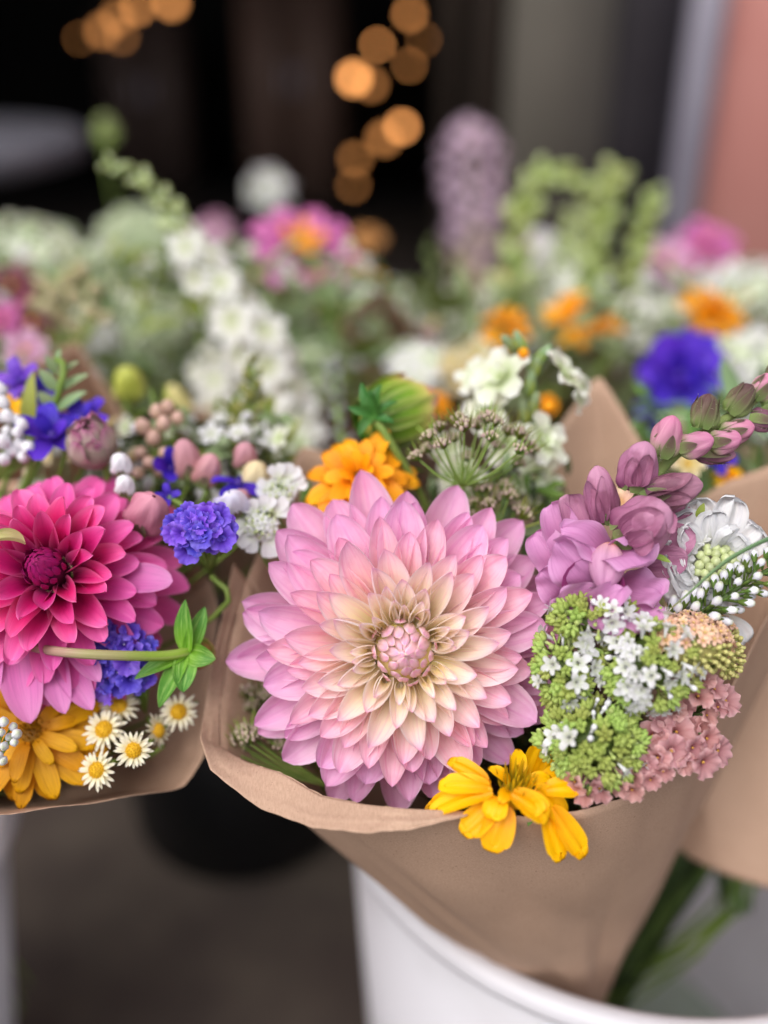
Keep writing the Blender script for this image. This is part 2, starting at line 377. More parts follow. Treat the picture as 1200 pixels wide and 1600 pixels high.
# ---------------------------------------------------------------- kraft paper wraps
def creases(r, k, amp):
    """straight sharp folds in the sheet: (u, v, direction, width, reach, height)"""
    out = []
    for _ in range(k):
        a = r.uniform(0, pi); out.append((r.uniform(0, 1), r.uniform(.25, 1), cos(a)*.35, sin(a), r.uniform(.05, .16), r.uniform(.12, .40), r.choice((-1, 1))*amp*r.uniform(.4, 1)))
    return out
def crease_h(cs, u, v):
    h = 0
    for (cu, cv, du, dv, w, ln, a) in cs:
        x = ((u-cu+.5) % 1-.5)*3.0; y = v-cv; L = sqrt(du*du+dv*dv); nx, ny = -dv/L, du/L
        dist = abs(x*nx+y*ny); al = abs(x*du/L+y*dv/L)
        if dist < w and al < ln: h += a*(1-dist/w)*(1-al/ln)
    return h
def cone_paper(name, label, top_pts, neck, rn, below=.0, bulge=.0, n=240, nv=40, crink=.0016, seed=1, group=None, lip=None, soft=.4, ncr=26, amp=.0042):
    r = random.Random(seed)
    tp = polysoft(top_pts, n, True, soft)
    cen = sum(tp, Vector())/len(tp); ax = (cen-neck).normalized()
    ph = [r.uniform(0, 6) for _ in range(6)]; cs = creases(r, ncr, amp)
    root = thing(name, label, 'paper wrap', T(*neck), group)
    inv = MW[root.name].inverted()
    def ringpt(p):
        d = p-neck; d = d-ax*d.dot(ax); d.normalize(); return neck+d*rn
    rp = [ringpt(p) for p in tp]
    jag = [r.uniform(-.0004, .0004) for _ in range(n)]
    def fn(u, v):
        i = int(round(u*n)) % n
        a, b = rp[i]-ax*below, tp[i]
        p = a.lerp(b, v); rad = (p-neck-ax*(p-neck).dot(ax)).normalized()
        w = sin(u*2*pi*5+ph[0]+v*3)*.6+sin(u*2*pi*9+ph[1]-v*4)*.4
        return p+rad*bulge*sin(pi*v)*1.5*v**1.3+rad*(crink*w*v+crease_h(cs, u, v)*(1-v**5))+(ax*jag[i] if v > .999 else Vector())
    o = part('sheet', MB().grid(fn, n, nv).mesh('sheet', PAPER), root, inv)
    md = o.modifiers.new('thickness', 'SOLIDIFY'); md.thickness = .0003; md.offset = 0
    if lip:
        N = 120; A, B = polysoft(lip[0], N, False, .25), polysoft(lip[1], N, False, .12)
        c2 = creases(r, 22, .0019)
        def lf(u, v):
            i = int(round(u*N)); a, b = A[i], B[i]; p = a.lerp(b, v)
            return p-FV*(.0012*v+crease_h(c2, u*.5, v)*min(1, v*3)+.0006*sin(u*19)*v)+UV*(.00012*sin(u*140)*(v > .99))
        o2 = part('folded_lip', MB().grid(lf, N, 14).mesh('folded_lip', PAPER), root, inv)
        md = o2.modifiers.new('thickness', 'SOLIDIFY'); md.thickness = .0003; md.offset = 0
    return root
DS = 1.04
NECK1 = P(900, 1556, .535)
TOP1 = [P(385, 905, .437), P(358, 1010, .427), P(344, 1100, .414), P(344, 1165, .398), P(385, 1190, .384), P(440, 1208, .373), P(500, 1243, .364),
        P(570, 1257, .357), P(640, 1264, .353), P(730, 1268, .353), P(820, 1276, .354), P(910, 1266, .357), P(1000, 1237, .365), P(1085, 1178, .38), P(1145, 1065, .396), P(1205, 950, .413),
        P(1290, 850, .43), P(1290, 700, .455), P(1200, 728, .462), P(1130, 755, .472), P(1050, 800, .48), P(1000, 690, .49), P(937, 588, .50), P(885, 650, .50), P(820, 740, .50),
        P(650, 790, .49), P(530, 715, .484), P(470, 700, .48), P(430, 800, .462)]
lipA = TOP1[0:10]
lipB = [P(366, 880, .434), P(339, 1005, .422), P(319, 1110, .409), P(313, 1152, .391), P(330, 1202, .377), P(405, 1262, .364), P(490, 1292, .354), P(570, 1298, .348), P(640, 1296, .346), P(730, 1273, .351)]
cone_paper('paper_wrap', 'brown kraft paper cone with folded lip around the pink dahlia', TOP1, NECK1, .012, .012, lip=(lipA, lipB), seed=3, crink=.0005, bulge=.005)

DS = .93
NECK2 = P(-165, 1235, .66)
TOP2 = [P(325, 905, .515), P(340, 960, .508), P(332, 1080, .492), P(322, 1180, .475), P(285, 1225, .46), P(225, 1243, .445), P(150, 1255, .43), P(70, 1263, .418), P(0, 1270, .408), P(-120, 1280, .405), P(-300, 1200, .43),
        P(-400, 1000, .47), P(-330, 800, .52), P(-150, 740, .56), P(60, 760, .56), P(200, 800, .54), P(290, 850, .50)]
cone_paper('paper_wrap', 'brown kraft paper wrap around the magenta dahlia bouquet at left', TOP2, NECK2, .016, .02, seed=5, crink=.0012)
DS = 1.0
NECK3 = P(1165, 1325, .60)
def ringtop(cx, cy, d, rx, ry, peaks, n=20, tilt=.0):
    """an opening of paper: centre, radii in metres (x and depth), peaks = {index: rise}"""
    c = P(cx, cy, d); out = []
    for k in range(n):
        a = 2*pi*k/n; out.append(c+Vector((rx*cos(a), ry*sin(a), peaks.get(k, 0)+tilt*sin(a))))
    return out
cone_paper('paper_wrap', 'shaded kraft paper wrap standing behind the front bouquet in its bucket', ringtop(1290, 800, .60, .125, .09, {7: .02, 2: .03}, tilt=.03), NECK3, .055, .005, seed=8)
cone_paper('paper_wrap', 'dark brown paper wrap with a pale folded edge at the back left', [P(-60, 745, .52), P(60, 775, .51), P(170, 765, .52), P(222, 705, .56), P(197, 655, .59), P(158, 594, .60), P(118, 534, .605), P(70, 560, .61), P(-40, 600, .60), P(-110, 690, .56)], Vector((-.19, .77, .32)), .02, .01, seed=11, crink=.0006)
cone_paper('paper_wrap', 'small stretch of brown paper wrap below the white flower spike', [P(250, 655, .575), P(300, 638, .565), P(350, 670, .57), P(400, 700, .60), P(430, 680, .65), P(360, 640, .68), P(280, 640, .68), P(240, 650, .62)], Vector((-.13, .79, .32)), .02, .01, seed=12, crink=.0006)
cone_paper('paper_wrap', 'brown paper wrap behind the green dahlia bud in the middle', ringtop(585, 600, .74, .075, .05, {5: .045, 4: .025, 6: .02}, tilt=.02), Vector((.13, .97, .30)), .02, .01, seed=13)
cone_paper('paper_wrap', 'brown paper wrap under the orange blooms in the right background', ringtop(960, 620, .82, .11, .08, {5: .02, 14: .015}, tilt=.01), Vector((.26, .98, .30)), .02, .01, seed=14)
# ================================================================ flower builders
NECKS = {'main': (NECK1, NECK1+Vector((.01, .04, -.28))), 'left': (NECK2, NECK2+Vector((0, .02, -.25))), 'behind': (NECK3+Vector((0, 0, -.05)), P(820, 1620, .70)),
         'backleft': (Vector((-.2, .82, .30)), Vector((-.17, .86, .06))), 'backright': (Vector((.2, .97, .30)), Vector((.2, .98, .06)))}
def stem(root, start, d0, bunch, r=.0016, mat=None, cut=False, seg=6):
    """a stem from under the head down to the neck of its bunch and on into the bucket"""
    n, b = NECKS[bunch]; j = lambda s: Vector((rnd.uniform(-s, s), rnd.uniform(-s, s), 0))
    mid = start.lerp(n, .5)+Vector((0, 0, -.01)); n = n+j(.009)
    pts = [start, start+d0*.02, mid, n] + ([] if cut else [b+j(.03)])
    me = MB().tube(catmull(pts, 16), r, seg).mesh('stem', mat or STEM)
    return part('stem', me, root, MW[root.name].inverted())
def loc(root, p): return MW[root.name].inverted() @ p
def ring(root, n, r0, z0, elev, meshes, name='petal', az0=0., jaz=6., jel=6., jsc=.08, roll=0.):
    for k in range(n):
        a = az0+360*k/n+rnd.uniform(-jaz, jaz)
        M = Rz(radians(a)) @ T(0, r0, z0) @ Rx(radians(elev+rnd.uniform(-jel, jel))) @ Ry(radians(roll+rnd.uniform(-8, 8))) @ Sc(1+rnd.uniform(-jsc, jsc))
        part(name, rnd.choice(meshes), root, M)
def pm(mat, name='petal', **k):
    mb = MB(); mb.petal(**k); return mb.mesh(name, mat)
def fp(root, A, B, W, mat, face=(0, 0, 1), name='petal', nu=8, nv=10, label=None, **k):
    """one petal from world point A to B, W metres wide, upper side turned to face (right, up, towards viewer)"""
    A, B = Vector(A), Vector(B); y = (B-A); L = y.length; y.normalize(); z = D(*face); z = (z-y*z.dot(y)).normalized(); x = y.cross(z)
    m = Matrix((x, y, z)).transposed().to_4x4(); m.translation = A
    return part(name, pm(mat, name, L=L, W=W, nu=nu, nv=nv, **k), root, MW[root.name].inverted() @ m, label)
GA = 137.508

def dahlia(root, N, rt, elev, r0, h, mats, W, cup, disc, p=(.75, .5), bend=(-.25, -.1), tipb=(0, 0), lv=9, pw=.75, floret=None, core=None, nf=40, dz=.0, az0=0., keep=None, crease=.03, base=(.35, .3), ruffle=0., vee=(.2, .2)):
    sets = []
    for l in range(lv):
        f = l/(lv-1); e = lerp(elev[0], elev[1], f**.7); R = lerp(rt[0], rt[1], f**pw)
        b = lerp(bend[0], bend[1], f); rb = lerp(r0[0], r0[1], f)
        L = (R-rb)/max(.35, cos(radians(e)+b*.5))
        v = []
        for q in range(3):
            v.append(pm(mats[0 if f < .15 else 1 if f < .32 else 2 if f < .6 else -1], L=L, W=lerp(W[0], W[1], f**.8)*rnd.uniform(.93, 1.08), p1=p[0], p2=p[1]*rnd.uniform(.9, 1.1), base=lerp(base[0], base[1], f),
                        cup=lerp(cup[0], cup[1], f**.6)*rnd.uniform(.85, 1.15), cup1=lerp(cup[2], cup[3], f)*rnd.uniform(.7, 1.3), bend=b+rnd.uniform(-.08, .08), tip=lerp(tipb[0], tipb[1], f), crease=crease,
                        ruffle=ruffle, vee=lerp(vee[0], vee[1], f)*rnd.uniform(.8, 1.2), ph=q*2., nu=12, nv=14, twist=rnd.uniform(-.2, .2)))
        sets.append((v, e, rb, lerp(h[0], h[1], f)))
    for i in range(N):
        f = i/(N-1); l = min(lv-1, int(f*lv)); v, e, rb, z = sets[l]
        a = az0+i*GA+rnd.uniform(-5, 5)
        if keep and not keep(a % 360, f): continue
        M = Rz(radians(a)) @ T(0, rb, z) @ Rx(radians(e+rnd.uniform(-5, 5))) @ Ry(radians(rnd.uniform(-14, 14))) @ Sc(rnd.uniform(.93, 1.07))
        part('petal', v[i % 3], root, M)
    R, H = disc
    part('disc', MB().lathe([(R*.8, -.012), (R*.8, 0), (R*.74, H*.25), (R*.5, H*.55), (R*.25, H*.68), (0, H*.70)][::-1], 24).mesh('disc', core), root, T(0, 0, dz))
    fm = [pm(floret, 'floret', L=R*.66*s, W=R*.50*s, p1=.55, p2=.8, base=.55, cup=1.2, cup1=1.0, bend=.55, crease=-.09, nu=6, nv=8) for s in (.62, .8, .98, 1.15)]
    for i in range(nf):
        f = sqrt((i+1.2)/nf); r = R*.98*f; z = H*(1-f**2.6)*.9
        tilt = lerp(140, 80, f**1.5)+rnd.uniform(-6, 6)
        M = Rz(radians(i*GA)) @ T(0, r*1.02, z-.0012+dz) @ Rx(radians(tilt)) @ Ry(rnd.uniform(-.15, .15)) @ Sc(rnd.uniform(.85, 1.15))
        part('floret', fm[min(3, int(f*3.99))], root, M)

def bud_mesh(L, W, mats, sep=5, slen=.6, curve=.0, swid=.55, crease=True, name='bud'):
    """ovoid closed bud, base at the origin along +Y; material 0 body, 1 sepals"""
    mb = MB()
    def body(u, v):
        a = 2*pi*u; r = W/2*max(.02, 1-abs(2*(.06+.94*v)-1)**2.7)**.55*(1.08-.30*v)
        r *= 1+.10*cos(2*a+.5)+.08*sin(3*a+v*5)+(.06*sin(a*5+v*7)-.16*math.exp(-((a-2.2-v*1.2)/.25)**2)*min(1, v*2)-.13*math.exp(-((a-4.3+v*.9)/.22)**2)*min(1, v*2)-.10*math.exp(-((a-.8-v*.5)/.2)**2) if crease else 0)
        y = L*v; z = curve*L*sin(v*pi*.5)**2
        return Vector((r*cos(a), y, z+r*sin(a)*.85))
    mb.grid(body, 30, 18, 0)
    for k in range(sep):
        a = 2*pi*k/sep+.3
        M = Ry(a) @ T(0, -.0003, W*.30) @ Rx(radians(20))
        mb.petal(L*slen, W*swid, p1=.6, p2=.7, base=.5, cup=-.8, bend=-.55, nu=5, nv=7, mi=1, M=M)
    return mb.mesh(name, mats)
def place_y(root, me, A, dirv, name='bud', face=(0, 0, 1), sc=1., label=None):
    y = D(*dirv); z = D(*face); z = (z-y*z.dot(y)).normalized(); x = y.cross(z)
    m = Matrix((x, y, z)).transposed().to_4x4() @ Sc(sc); m.translation = A
    return part(name, me, root, MW[root.name].inverted() @ m, label)
def fib(n, zmin=-.2):
    out = []
    for i in range(n):
        z = 1-(i+.5)/n*(1-zmin); r = sqrt(max(0, 1-z*z)); a = i*2.399963
        out.append(Vector((r*cos(a), r*sin(a), z)))
    return out
def dome(root, n, a, b, c, items, zmin=-.2, jit=.15, jn=.3):
    """items: (name, mesh list, weight) set on an ellipsoid facing local +Z"""
    tot = sum(i[2] for i in items)
    for q in fib(n, zmin):
        p = Vector((q.x*a, q.y*b, q.z*c))*(1+rnd.uniform(-jit, jit))
        nr = Vector((q.x/a, q.y/b, q.z/c)).normalized()+Vector([rnd.uniform(-jn, jn) for _ in range(3)])
        w = rnd.uniform(0, tot)
        for nm, ms, wt in items:
            w -= wt
            if w <= 0: break
        M = frame(p, nr, rnd.uniform(0, 6.28), Vector((.3, 1, .2))) @ Sc(rnd.uniform(.8, 1.2))
        part(nm, rnd.choice(ms), root, M)
def star_mesh(name, n, L, W, mats, elev=20, r0=.0005, tube=0., tr=.0006, centre=None, mi=0, cmi=1, nu=4, nv=5, **k):
    mb = MB(); kw = dict(p1=.7, p2=.45, base=.35, cup=.35, bend=-.5); kw.update(k)
    for q in range(n):
        mb.petal(L, W, nu=nu, nv=nv, mi=mi, M=T(0, 0, tube) @ Rz(2*pi*q/n) @ T(0, r0, 0) @ Rx(radians(elev)), **kw)
    if tube: mb.lathe([(tr*.7, 0), (tr, tube*.6), (r0*1.1, tube)], 6, mi)
    if centre: mb.ball(centre, 6, 4, cmi, T(0, 0, tube+centre*.3))
    return mb.mesh(name, mats)
def funnel_mesh(name, R, depth, mats, lobes=5, ruf=.12, seg=30, rows=6, ph=0.):
    """papery funnel floret, lobes cut at the margin, tiny eye"""
    mb = MB()
    def fn(u, v):
        a = 2*pi*u; g = abs(cos(lobes*a/2+ph)); rr = R*(.06+.94*v)*(1-.30*v**3*(1-g**.45))
        rr *= 1+.03*sin(a*17+ph)*v
        z = depth*v**.55+R*ruf*sin(a*lobes*2+ph)*v*v-R*.25*v**4*g
        return Vector((rr*cos(a), rr*sin(a), z))
    mb.grid(fn, seg, rows, 0)
    mb.ball(R*.10, 5, 4, 1, T(0, 0, depth*.35))
    return mb.mesh(name, mats)
def leaf(root, A, B, W, mat=None, face=(0, .6, .8), **k):
    kw = dict(p1=.55, p2=.85, base=.15, cup=.35, bend=-.4, crease=.05); kw.update(k)
    return fp(root, A, B, W, mat or LEAF, face, 'leaf', **kw)

# ================================================================ the pink dahlia
PK = [petal_mat('pink_petal_inner', [(0, 'f2e09c'), (.45, 'fcecd2'), (.78, 'fce2e0'), (1, 'f2b0da')], edge=('fffafc', .85), vein=('f0b4c4', .5), transl=.34, rough=.46, vscale=13, bump=.5),
      petal_mat('pink_petal_second', [(0, 'f8e6bc'), (.35, 'fee6d4'), (.7, 'fcdade'), (1, 'f3b8de')], edge=('fff6fb', .85), vein=('f2a4ba', .55), transl=.34, rough=.46, vscale=13, bump=.5),
      petal_mat('pink_petal_middle', [(0, 'fadfbc'), (.4, 'fdd4d0'), (.75, 'fbcbde'), (1, 'f1b6e0')], edge=('fff0fa', .8), vein=('ea8cba', .55), transl=.34, rough=.46, vscale=13, bump=.5, mottle=('e89ab0', .3, 130)),
      petal_mat('pink_petal_outer', [(0, 'f8c4c6'), (.45, 'f8c8de'), (1, 'ecb2e0')], edge=('ffeafa', .75), vein=('e088c6', .6), transl=.34, rough=.46, vscale=13, bump=.5, mottle=('dc94c0', .3, 130))]
PKF = petal_mat('pink_floret', [(0, 'f6dcc8'), (.4, 'f5c8d2'), (.75, 'eda8cc'), (1, 'f4e4b8')], edge=('fdf0ee', .7), vein=('e79cc4', .3), transl=.15, rough=.5)
PKC = plain('dahlia_core', 'd9c978', 'e6d690', 200, .6)
M = frame(P(630, 1014, .394), D(.02, .03, 1), .2) @ Sc(1.01)
pd = thing('dahlia', 'large pale pink dahlia with creamy yellow heart in the front bouquet', 'flower', M)
dahlia(pd, 122, (.0290, .0725), (44, -15), (.0125, .0165), (.004, -.0140), PK, (.0190, .0325), (2.0, 1.25, 1.35, .95), (.0145, .0100), p=(.82, .53), bend=(-.10, .10), tipb=(.15, .40), floret=PKF, core=PKC, nf=40, dz=.006, crease=.02, vee=(.3, .25))
cm = [pm(PK[0], L=.0165*s, W=.0165, p1=.7, p2=.5, base=.6, cup=2.4, cup1=1.5, bend=-.15, crease=.0, nu=12, nv=10) for s in (.85, 1., 1.15)]
ring(pd, 8, .0158, .007, 68, cm, jaz=9, jel=11)
cm2 = [pm(PK[0], L=.0125*s, W=.0135, p1=.65, p2=.5, base=.6, cup=2.3, cup1=1.7, bend=-.5, tip=-.2, nu=12, nv=10) for s in (.85, 1., 1.15)]
ring(pd, 11, .0148, .0095, 78, cm2, jaz=12, jel=12)
stem(pd, M @ Vector((0, 0, -.03)), D(.2, -.2, -1), 'main', .0032)

# ================================================================ the magenta dahlia
DS = .93
MG = [petal_mat('magenta_inner', [(0, 'a81058'), (.5, 'd42478'), (1, 'e860a6')], edge=('ee82b8', .5), vein=('a01060', .3), transl=.2, rough=.42),
      petal_mat('magenta_middle', [(0, 'c01866'), (.5, 'e03488'), (1, 'f070b4')], edge=('f29cc8', .5), vein=('b81a70', .35), transl=.2, rough=.42),
      petal_mat('magenta_outer', [(0, 'cc2078'), (.4, 'e23c98'), (1, 'ec72ba')], edge=('eeaad2', .4), vein=('c04890', .4), transl=.25, rough=.45)]
MGM = petal_mat('mauve_outer', [(0, 'c04c96'), (.4, 'd46cb4'), (1, 'dc90c8')], edge=('dca8cc', .35), vein=('a0508e', .5), transl=.25, rough=.45)
MGF = petal_mat('magenta_floret', [(0, 'a81c68'), (.6, '9c1a64'), (1, '741048')], edge=('a84080', .4), vein=('5a0a3a', .3), transl=.08, rough=.4)
MGC = plain('magenta_core', '4a0a30', '5a1040', 200, .6)
M = frame(P(82, 896, .437), D(.02, .30, 1), .6)
md_ = thing('dahlia', 'hot magenta dahlia with dark wine centre at the left edge', 'flower', M)
dahlia(md_, 96, (.0235, .0600), (62, -12), (.010, .014), (.004, -.018), MG, (.0165, .0245), (1.4, .7, .9, .45), (.0100, .0150), p=(.65, .44), bend=(-.25, -.25), tipb=(-.1, -.3), floret=MGF, core=MGC, nf=46, dz=.010, base=(.5, .4), ruffle=.06)
dz = D(0, 0, 1)
for (x0, y0, x1, y1, w, dd) in ((30, 1010, 40, 1128, 84, .437), (-20, 1000, -30, 1110, 80, .437), (75, 1015, 95, 1112, 62, .439), (90, 1030, 138, 1105, 60, .441), (110, 1010, 150, 1060, 50, .437), (60, 1000, 70, 1100, 66, .445)):
    fp(md_, P(x0, y0-20, dd+.006), P(x1, y1, dd-.010), S(w, dd), MGM, (0, .35, 1), p1=.7, p2=.62, vee=.2, base=.4, cup=.45, bend=-.35, ruffle=.04, label='drooping mauve petal')
fp(md_, P(185, 905, .44), P(268, 905, .437), S(55, .44), MGM, (.2, .5, 1), p1=.5, p2=.5, cup=.6, bend=-.2, label='drooping mauve petal')
fp(md_, P(38, 850, .420), P(-4, 825, .408), S(40, .41), petal_mat('cream_green_petal', [(0, 'd9cf9a'), (1, 'b9c46e')], vein=('e8dfb8', .5)), (.3, .8, .6), cup=1.7, bend=-.8, tip=-.8, label='curled pale green petal')
stem(md_, M @ Vector((0, 0, -.02)), D(-.2, -.4, -1), 'left', .003)

# ================================================================ yellow ray flowers
DS = 1.0
YL = petal_mat('yellow_petal', [(0, 'e89a02'), (.35, 'fcb800'), (1, 'ffc606')], edge=('ffd020', .3), vein=('f0aa00', .5), transl=.25, rough=.42, bump=.5, vscale=9, spec=.25)
OR = petal_mat('orange_petal', [(0, 'dc7c02'), (.4, 'f49e06'), (1, 'fbb014')], edge=('f8b838', .3), vein=('d87c04', .5), transl=.25, rough=.5, bump=.5, vscale=9)
OC = petal_mat('ochre_petal', [(0, 'bc7802'), (.4, 'd89804'), (1, 'e6aa0c')], vein=('b47802', .6), transl=.25, rough=.5, bump=.5, vscale=9)
YC = petal_mat('yellow_centre', [(0, '8a8a20'), (.5, 'c8a010'), (1, 'e8b41c')], transl=.1)
def rayflower(root, rings, mat, disc, nd, dmat=None, dl=.006, dw=.0016):
    for (n, r0, z0, el, L, W, bend, kw) in rings:
        k = dict(p1=.6, p2=.30, base=.3, cup=.35, notch=.055, crease=-.02, nu=12, nv=12); k.update(kw)
        ring(root, n, r0, z0, el, [pm(mat, L=L*s, W=W*rnd.uniform(.9, 1.1), bend=bend+q, ph=q*9, **k) for s, q in ((1, 0), (.92, -.2), (1.06, .15))], az0=rnd.uniform(0, 60), jaz=7, jel=9)
    if disc:
        part('disc', MB().lathe([(0, .45*disc), (disc*.6, .35*disc), (disc, -.2*disc), (disc*.8, -.8*disc)], 14).mesh('disc', dmat or YC), root)
        fm = [pm(dmat or YC, 'disc_floret', L=dl*s, W=dw, p1=.5, p2=.3, base=.7, cup=1.4, bend=.2, nu=4, nv=5) for s in (.7, .85, 1.)]
        for i in range(nd):
            f = sqrt((i+.5)/nd); M = Rz(i*2.39996) @ T(0, disc*.95*f, disc*.4*(1-f*f)) @ Rx(radians(lerp(92, 66, f)+rnd.uniform(-8, 8)))
            part('disc_floret', rnd.choice(fm), root, M)
DS = 1.03
# front yellow flower, seen from its rim, petals placed as they hang
M = frame(P(806, 1236, .362), D(.05, .80, .60), .3)
yf = thing('heliopsis', 'bright yellow shaggy flower hanging over the front paper edge', 'flower', M)
rayflower(yf, [(5, .003, .002, 56, .012, .0075, -1.2, {'notch': .09})], YL, .0062, 40, YC, .0115, .0024)
K = dict(p1=.62, p2=.20, base=.30, cup=.45, notch=.085, nk=3, crease=-.05, nu=18, nv=16, fan=.035, fw=2.2)
FR = [  # x0,y0,d0, x1,y1,d1, width, bend, facing
 (775, 1255, .356, 725, 1300, .350, 52, -.5, (-.2, .3, 1)), (790, 1258, .354, 768, 1330, .349, 62, -.4, (0, .3, 1)), (852, 1255, .356, 882, 1345, .352, 52, -.35, (.3, .3, 1)), (862, 1262, .355, 918, 1338, .353, 48, -.3, (.4, .2, 1)),
 (835, 1232, .356, 906, 1282, .353, 58, -.9, (.4, .7, .8)), (800, 1240, .352, 862, 1272, .347, 54, -.6, (.1, .8, .8)), (770, 1238, .354, 668, 1256, .356, 44, -.4, (-.1, .8, .7)), (768, 1226, .36, 655, 1262, .372, 46, -.3, (-.2, .7, .7)),
 (762, 1222, .358, 706, 1182, .360, 36, -.5, (.4, .5, .8)), (765, 1230, .356, 690, 1214, .353, 42, -.8, (0, .7, .8)), (845, 1225, .362, 895, 1196, .362, 46, -1.0, (-.3, .5, .8)), (850, 1235, .358, 902, 1222, .354, 44, -.9, (.1, .7, .7)),
 (818, 1230, .37, 846, 1165, .382, 46, -.1, (0, .1, 1)), (838, 1226, .372, 868, 1180, .38, 40, -.1, (-.2, .2, 1)), (780, 1246, .354, 770, 1268, .346, 46, -1.2, (0, .9, .5)), (822, 1245, .354, 838, 1262, .346, 50, -1.2, (.1, .9, .5))]
for (x0, y0, d0, x1, y1, d1, w, bd, fc) in FR:
    fp(yf, P(x0, y0, d0), P(x1, y1, d1), S(w*1.12, .356), YL, fc, bend=bd, ph=x0, **K)
leaf(yf, P(836, 1260, .362), P(826, 1290, .358), S(16, .36), face=(0, .3, 1))
stem(yf, M @ Vector((0, 0, -.008)), D(.05, -.25, -.97), 'main', .0018)
DS = .955
# orange double flower above the pink dahlia
M = frame(P(562, 748, .455), D(-.12, .48, .85), .4)
of = thing('heliopsis', 'golden orange double flower just above the pink dahlia', 'flower', M)
rayflower(of, [(13, .005, -.003, -12, .024, .013, -.35, {}), (11, .004, 0, 14, .021, .012, -.5, {}), (9, .003, .002, 40, .016, .010, -.7, {}), (6, .002, .004, 62, .011, .008, -.5, {})], OR, .003, 12)
stem(of, M @ Vector((0, 0, -.01)), D(0, -.9, -.4), 'main', .0018)
# ochre flower low at the left
DS = .93
M = frame(P(50, 1146, .446), D(.05, .50, .86), .4)
oc = thing('heliopsis', 'deep yellow flower below the magenta dahlia at the left edge', 'flower', M)
rayflower(oc, [(15, .006, -.002, -6, .027, .0130, -.40, {}), (13, .005, 0, 6, .026, .0115, -.6, {}), (10, .005, .003, 24, .018, .008, -.9, {})], OC, .0085, 44, petal_mat('ochre_centre', [(0, '7a5206'), (1, 'c88a0c')]), .006, .0018)
stem(oc, M @ Vector((0, 0, -.01)), D(0, -.3, -.95), 'left', .0018)
DS = 1.0
DS = 1.0
# ================================================================ right side of the front bouquet
GB = petal_mat('lime_bud', [(0, '96ac50'), (.55, 'bccc74'), (1, 'dce4ac')], transl=.2, rough=.45, var=.14)
GB2 = plain('lime_bud_round', 'aec266', 'd0da98', 300, .4, transl=.15, var=.12)
WH = petal_mat('white_petal', [(0, 'd8dec4'), (.4, 'e8e8ea'), (1, 'ebeaef')], vein=('d2d2dc', .5), transl=.35, rough=.5)
WHG = petal_mat('white_green_petal', [(0, 'b9cf86'), (.4, 'eaf0da'), (1, 'f6f6f6')], vein=('d2dfb2', .5), transl=.35, rough=.5)
WHB = plain('white_bud', 'f2f1f6', 'e6e6ee', 150, .4, transl=.2)
LAVW = petal_mat('lavender_white_bud', [(0, 'c8cfa8'), (.4, 'eeeef6'), (1, 'e2e0f2')], transl=.2, rough=.4)
def bracts_mesh():
    mb = MB()
    pr = [(0, .0033), (.00045, .0029), (.00085, .0020), (.00090, .0011), (.0005, .0002), (.0, 0)]
    for k, (a, e) in enumerate(((0, 52), (72, 48), (144, 54), (216, 50), (288, 46), (20, 75), (140, 78), (260, 73))):
        mb.lathe([(r*rnd.uniform(1.05, 1.35), z*rnd.uniform(1.05, 1.3)) for r, z in pr], 6, 0, Rz(radians(a)) @ T(0, .0007, .0003 if k < 5 else .0010) @ Rx(radians(e-90)))
    mb.tube([(0, 0, -.004), (0, 0, .001)], .0007, 5)
    return mb
BR = [bracts_mesh().mesh('bud_whorl', GB) for _ in range(2)]
BRD = MB().ball(.0010, 7, 5, 0, T(0, 0, .0028), sz=1.2).tube([(0, 0, -.002), (0, 0, .002)], .0005, 5).mesh('round_bud', GB2)
WB = MB().ball(.0011, 7, 5, 0, T(0, 0, .0034), sz=1.4).tube([(0, 0, -.002), (0, 0, .003)], .0006, 5).mesh('white_bud', WHB)
def oreg_floret(ph):
    mb = MB()
    for q, (L, W) in enumerate(((.0040, .0034), (.0034, .0026), (.0036, .0030), (.0032, .0028), (.0037, .0031))):
        mb.petal(L, W, p1=.5, p2=.3, base=.4, cup=.3, bend=-.8, notch=.1 if q == 0 else 0, nk=2, nu=6, nv=6, M=T(0, 0, .0034) @ Rz(q*2*pi/5+ph) @ T(0, .0007, 0) @ Rx(radians(42)))
    mb.lathe([(.0005, -.001), (.0007, .001), (.0011, .0035)], 7)
    for a in (0.4, 2.2, 4.1): mb.tube([(0, 0, .003), (.0012*cos(a+ph), .0012*sin(a+ph), .0062)], .00013, 4)
    return mb.mesh('floret', WH)
OF = [oreg_floret(p) for p in (0, .7)]
OC_ = plain('lime_core', '46581f', '566a2a', 200, .6)
def oregano(x, y, d, w, h, label, n, wt, face=(.1, .2, 1)):
    a, b = S(w/2, d), S(h/2, d); M = frame(P(x, y, d), D(*face))
    r = thing('oregano_head', label, 'flower', M, 'white and lime oregano heads beside the pink dahlia')
    c = min(a, b)*.85
    part('core', MB().ball(1, 14, 8, 0, None, a*.60, b*.60, c*.60).mesh('core', OC_), r)
    dome(r, int(n*.78), a*.86, b*.86, c*.9, [('bud_whorl', BR, 1-wt-.18), ('round_bud', [BRD], .12), ('white_bud', [WB], .08), ('floret', OF, wt)], zmin=-.35, jit=.17, jn=.5)
    stem(r, M @ Vector((0, 0, -c*.7)), D(0, -.7, -.6), 'main', .0011)
oregano(930, 966, .376, 130, 72, 'flat topped lime oregano head just under the mauve snapdragon bloom', 74, .30, (0, .75, .7))
oregano(882, 1046, .378, 88, 114, 'small narrow oregano head touching the pink dahlia petals', 70, .30, (-.3, .15, 1))
oregano(1012, 1034, .374, 146, 146, 'largest oregano head with most white florets beside peach yarrow', 130, .42, (.1, .25, 1))
oregano(926, 1158, .374, 156, 130, 'mostly green oregano head above the bright yellow flower', 140, .12, (-.1, .1, 1))
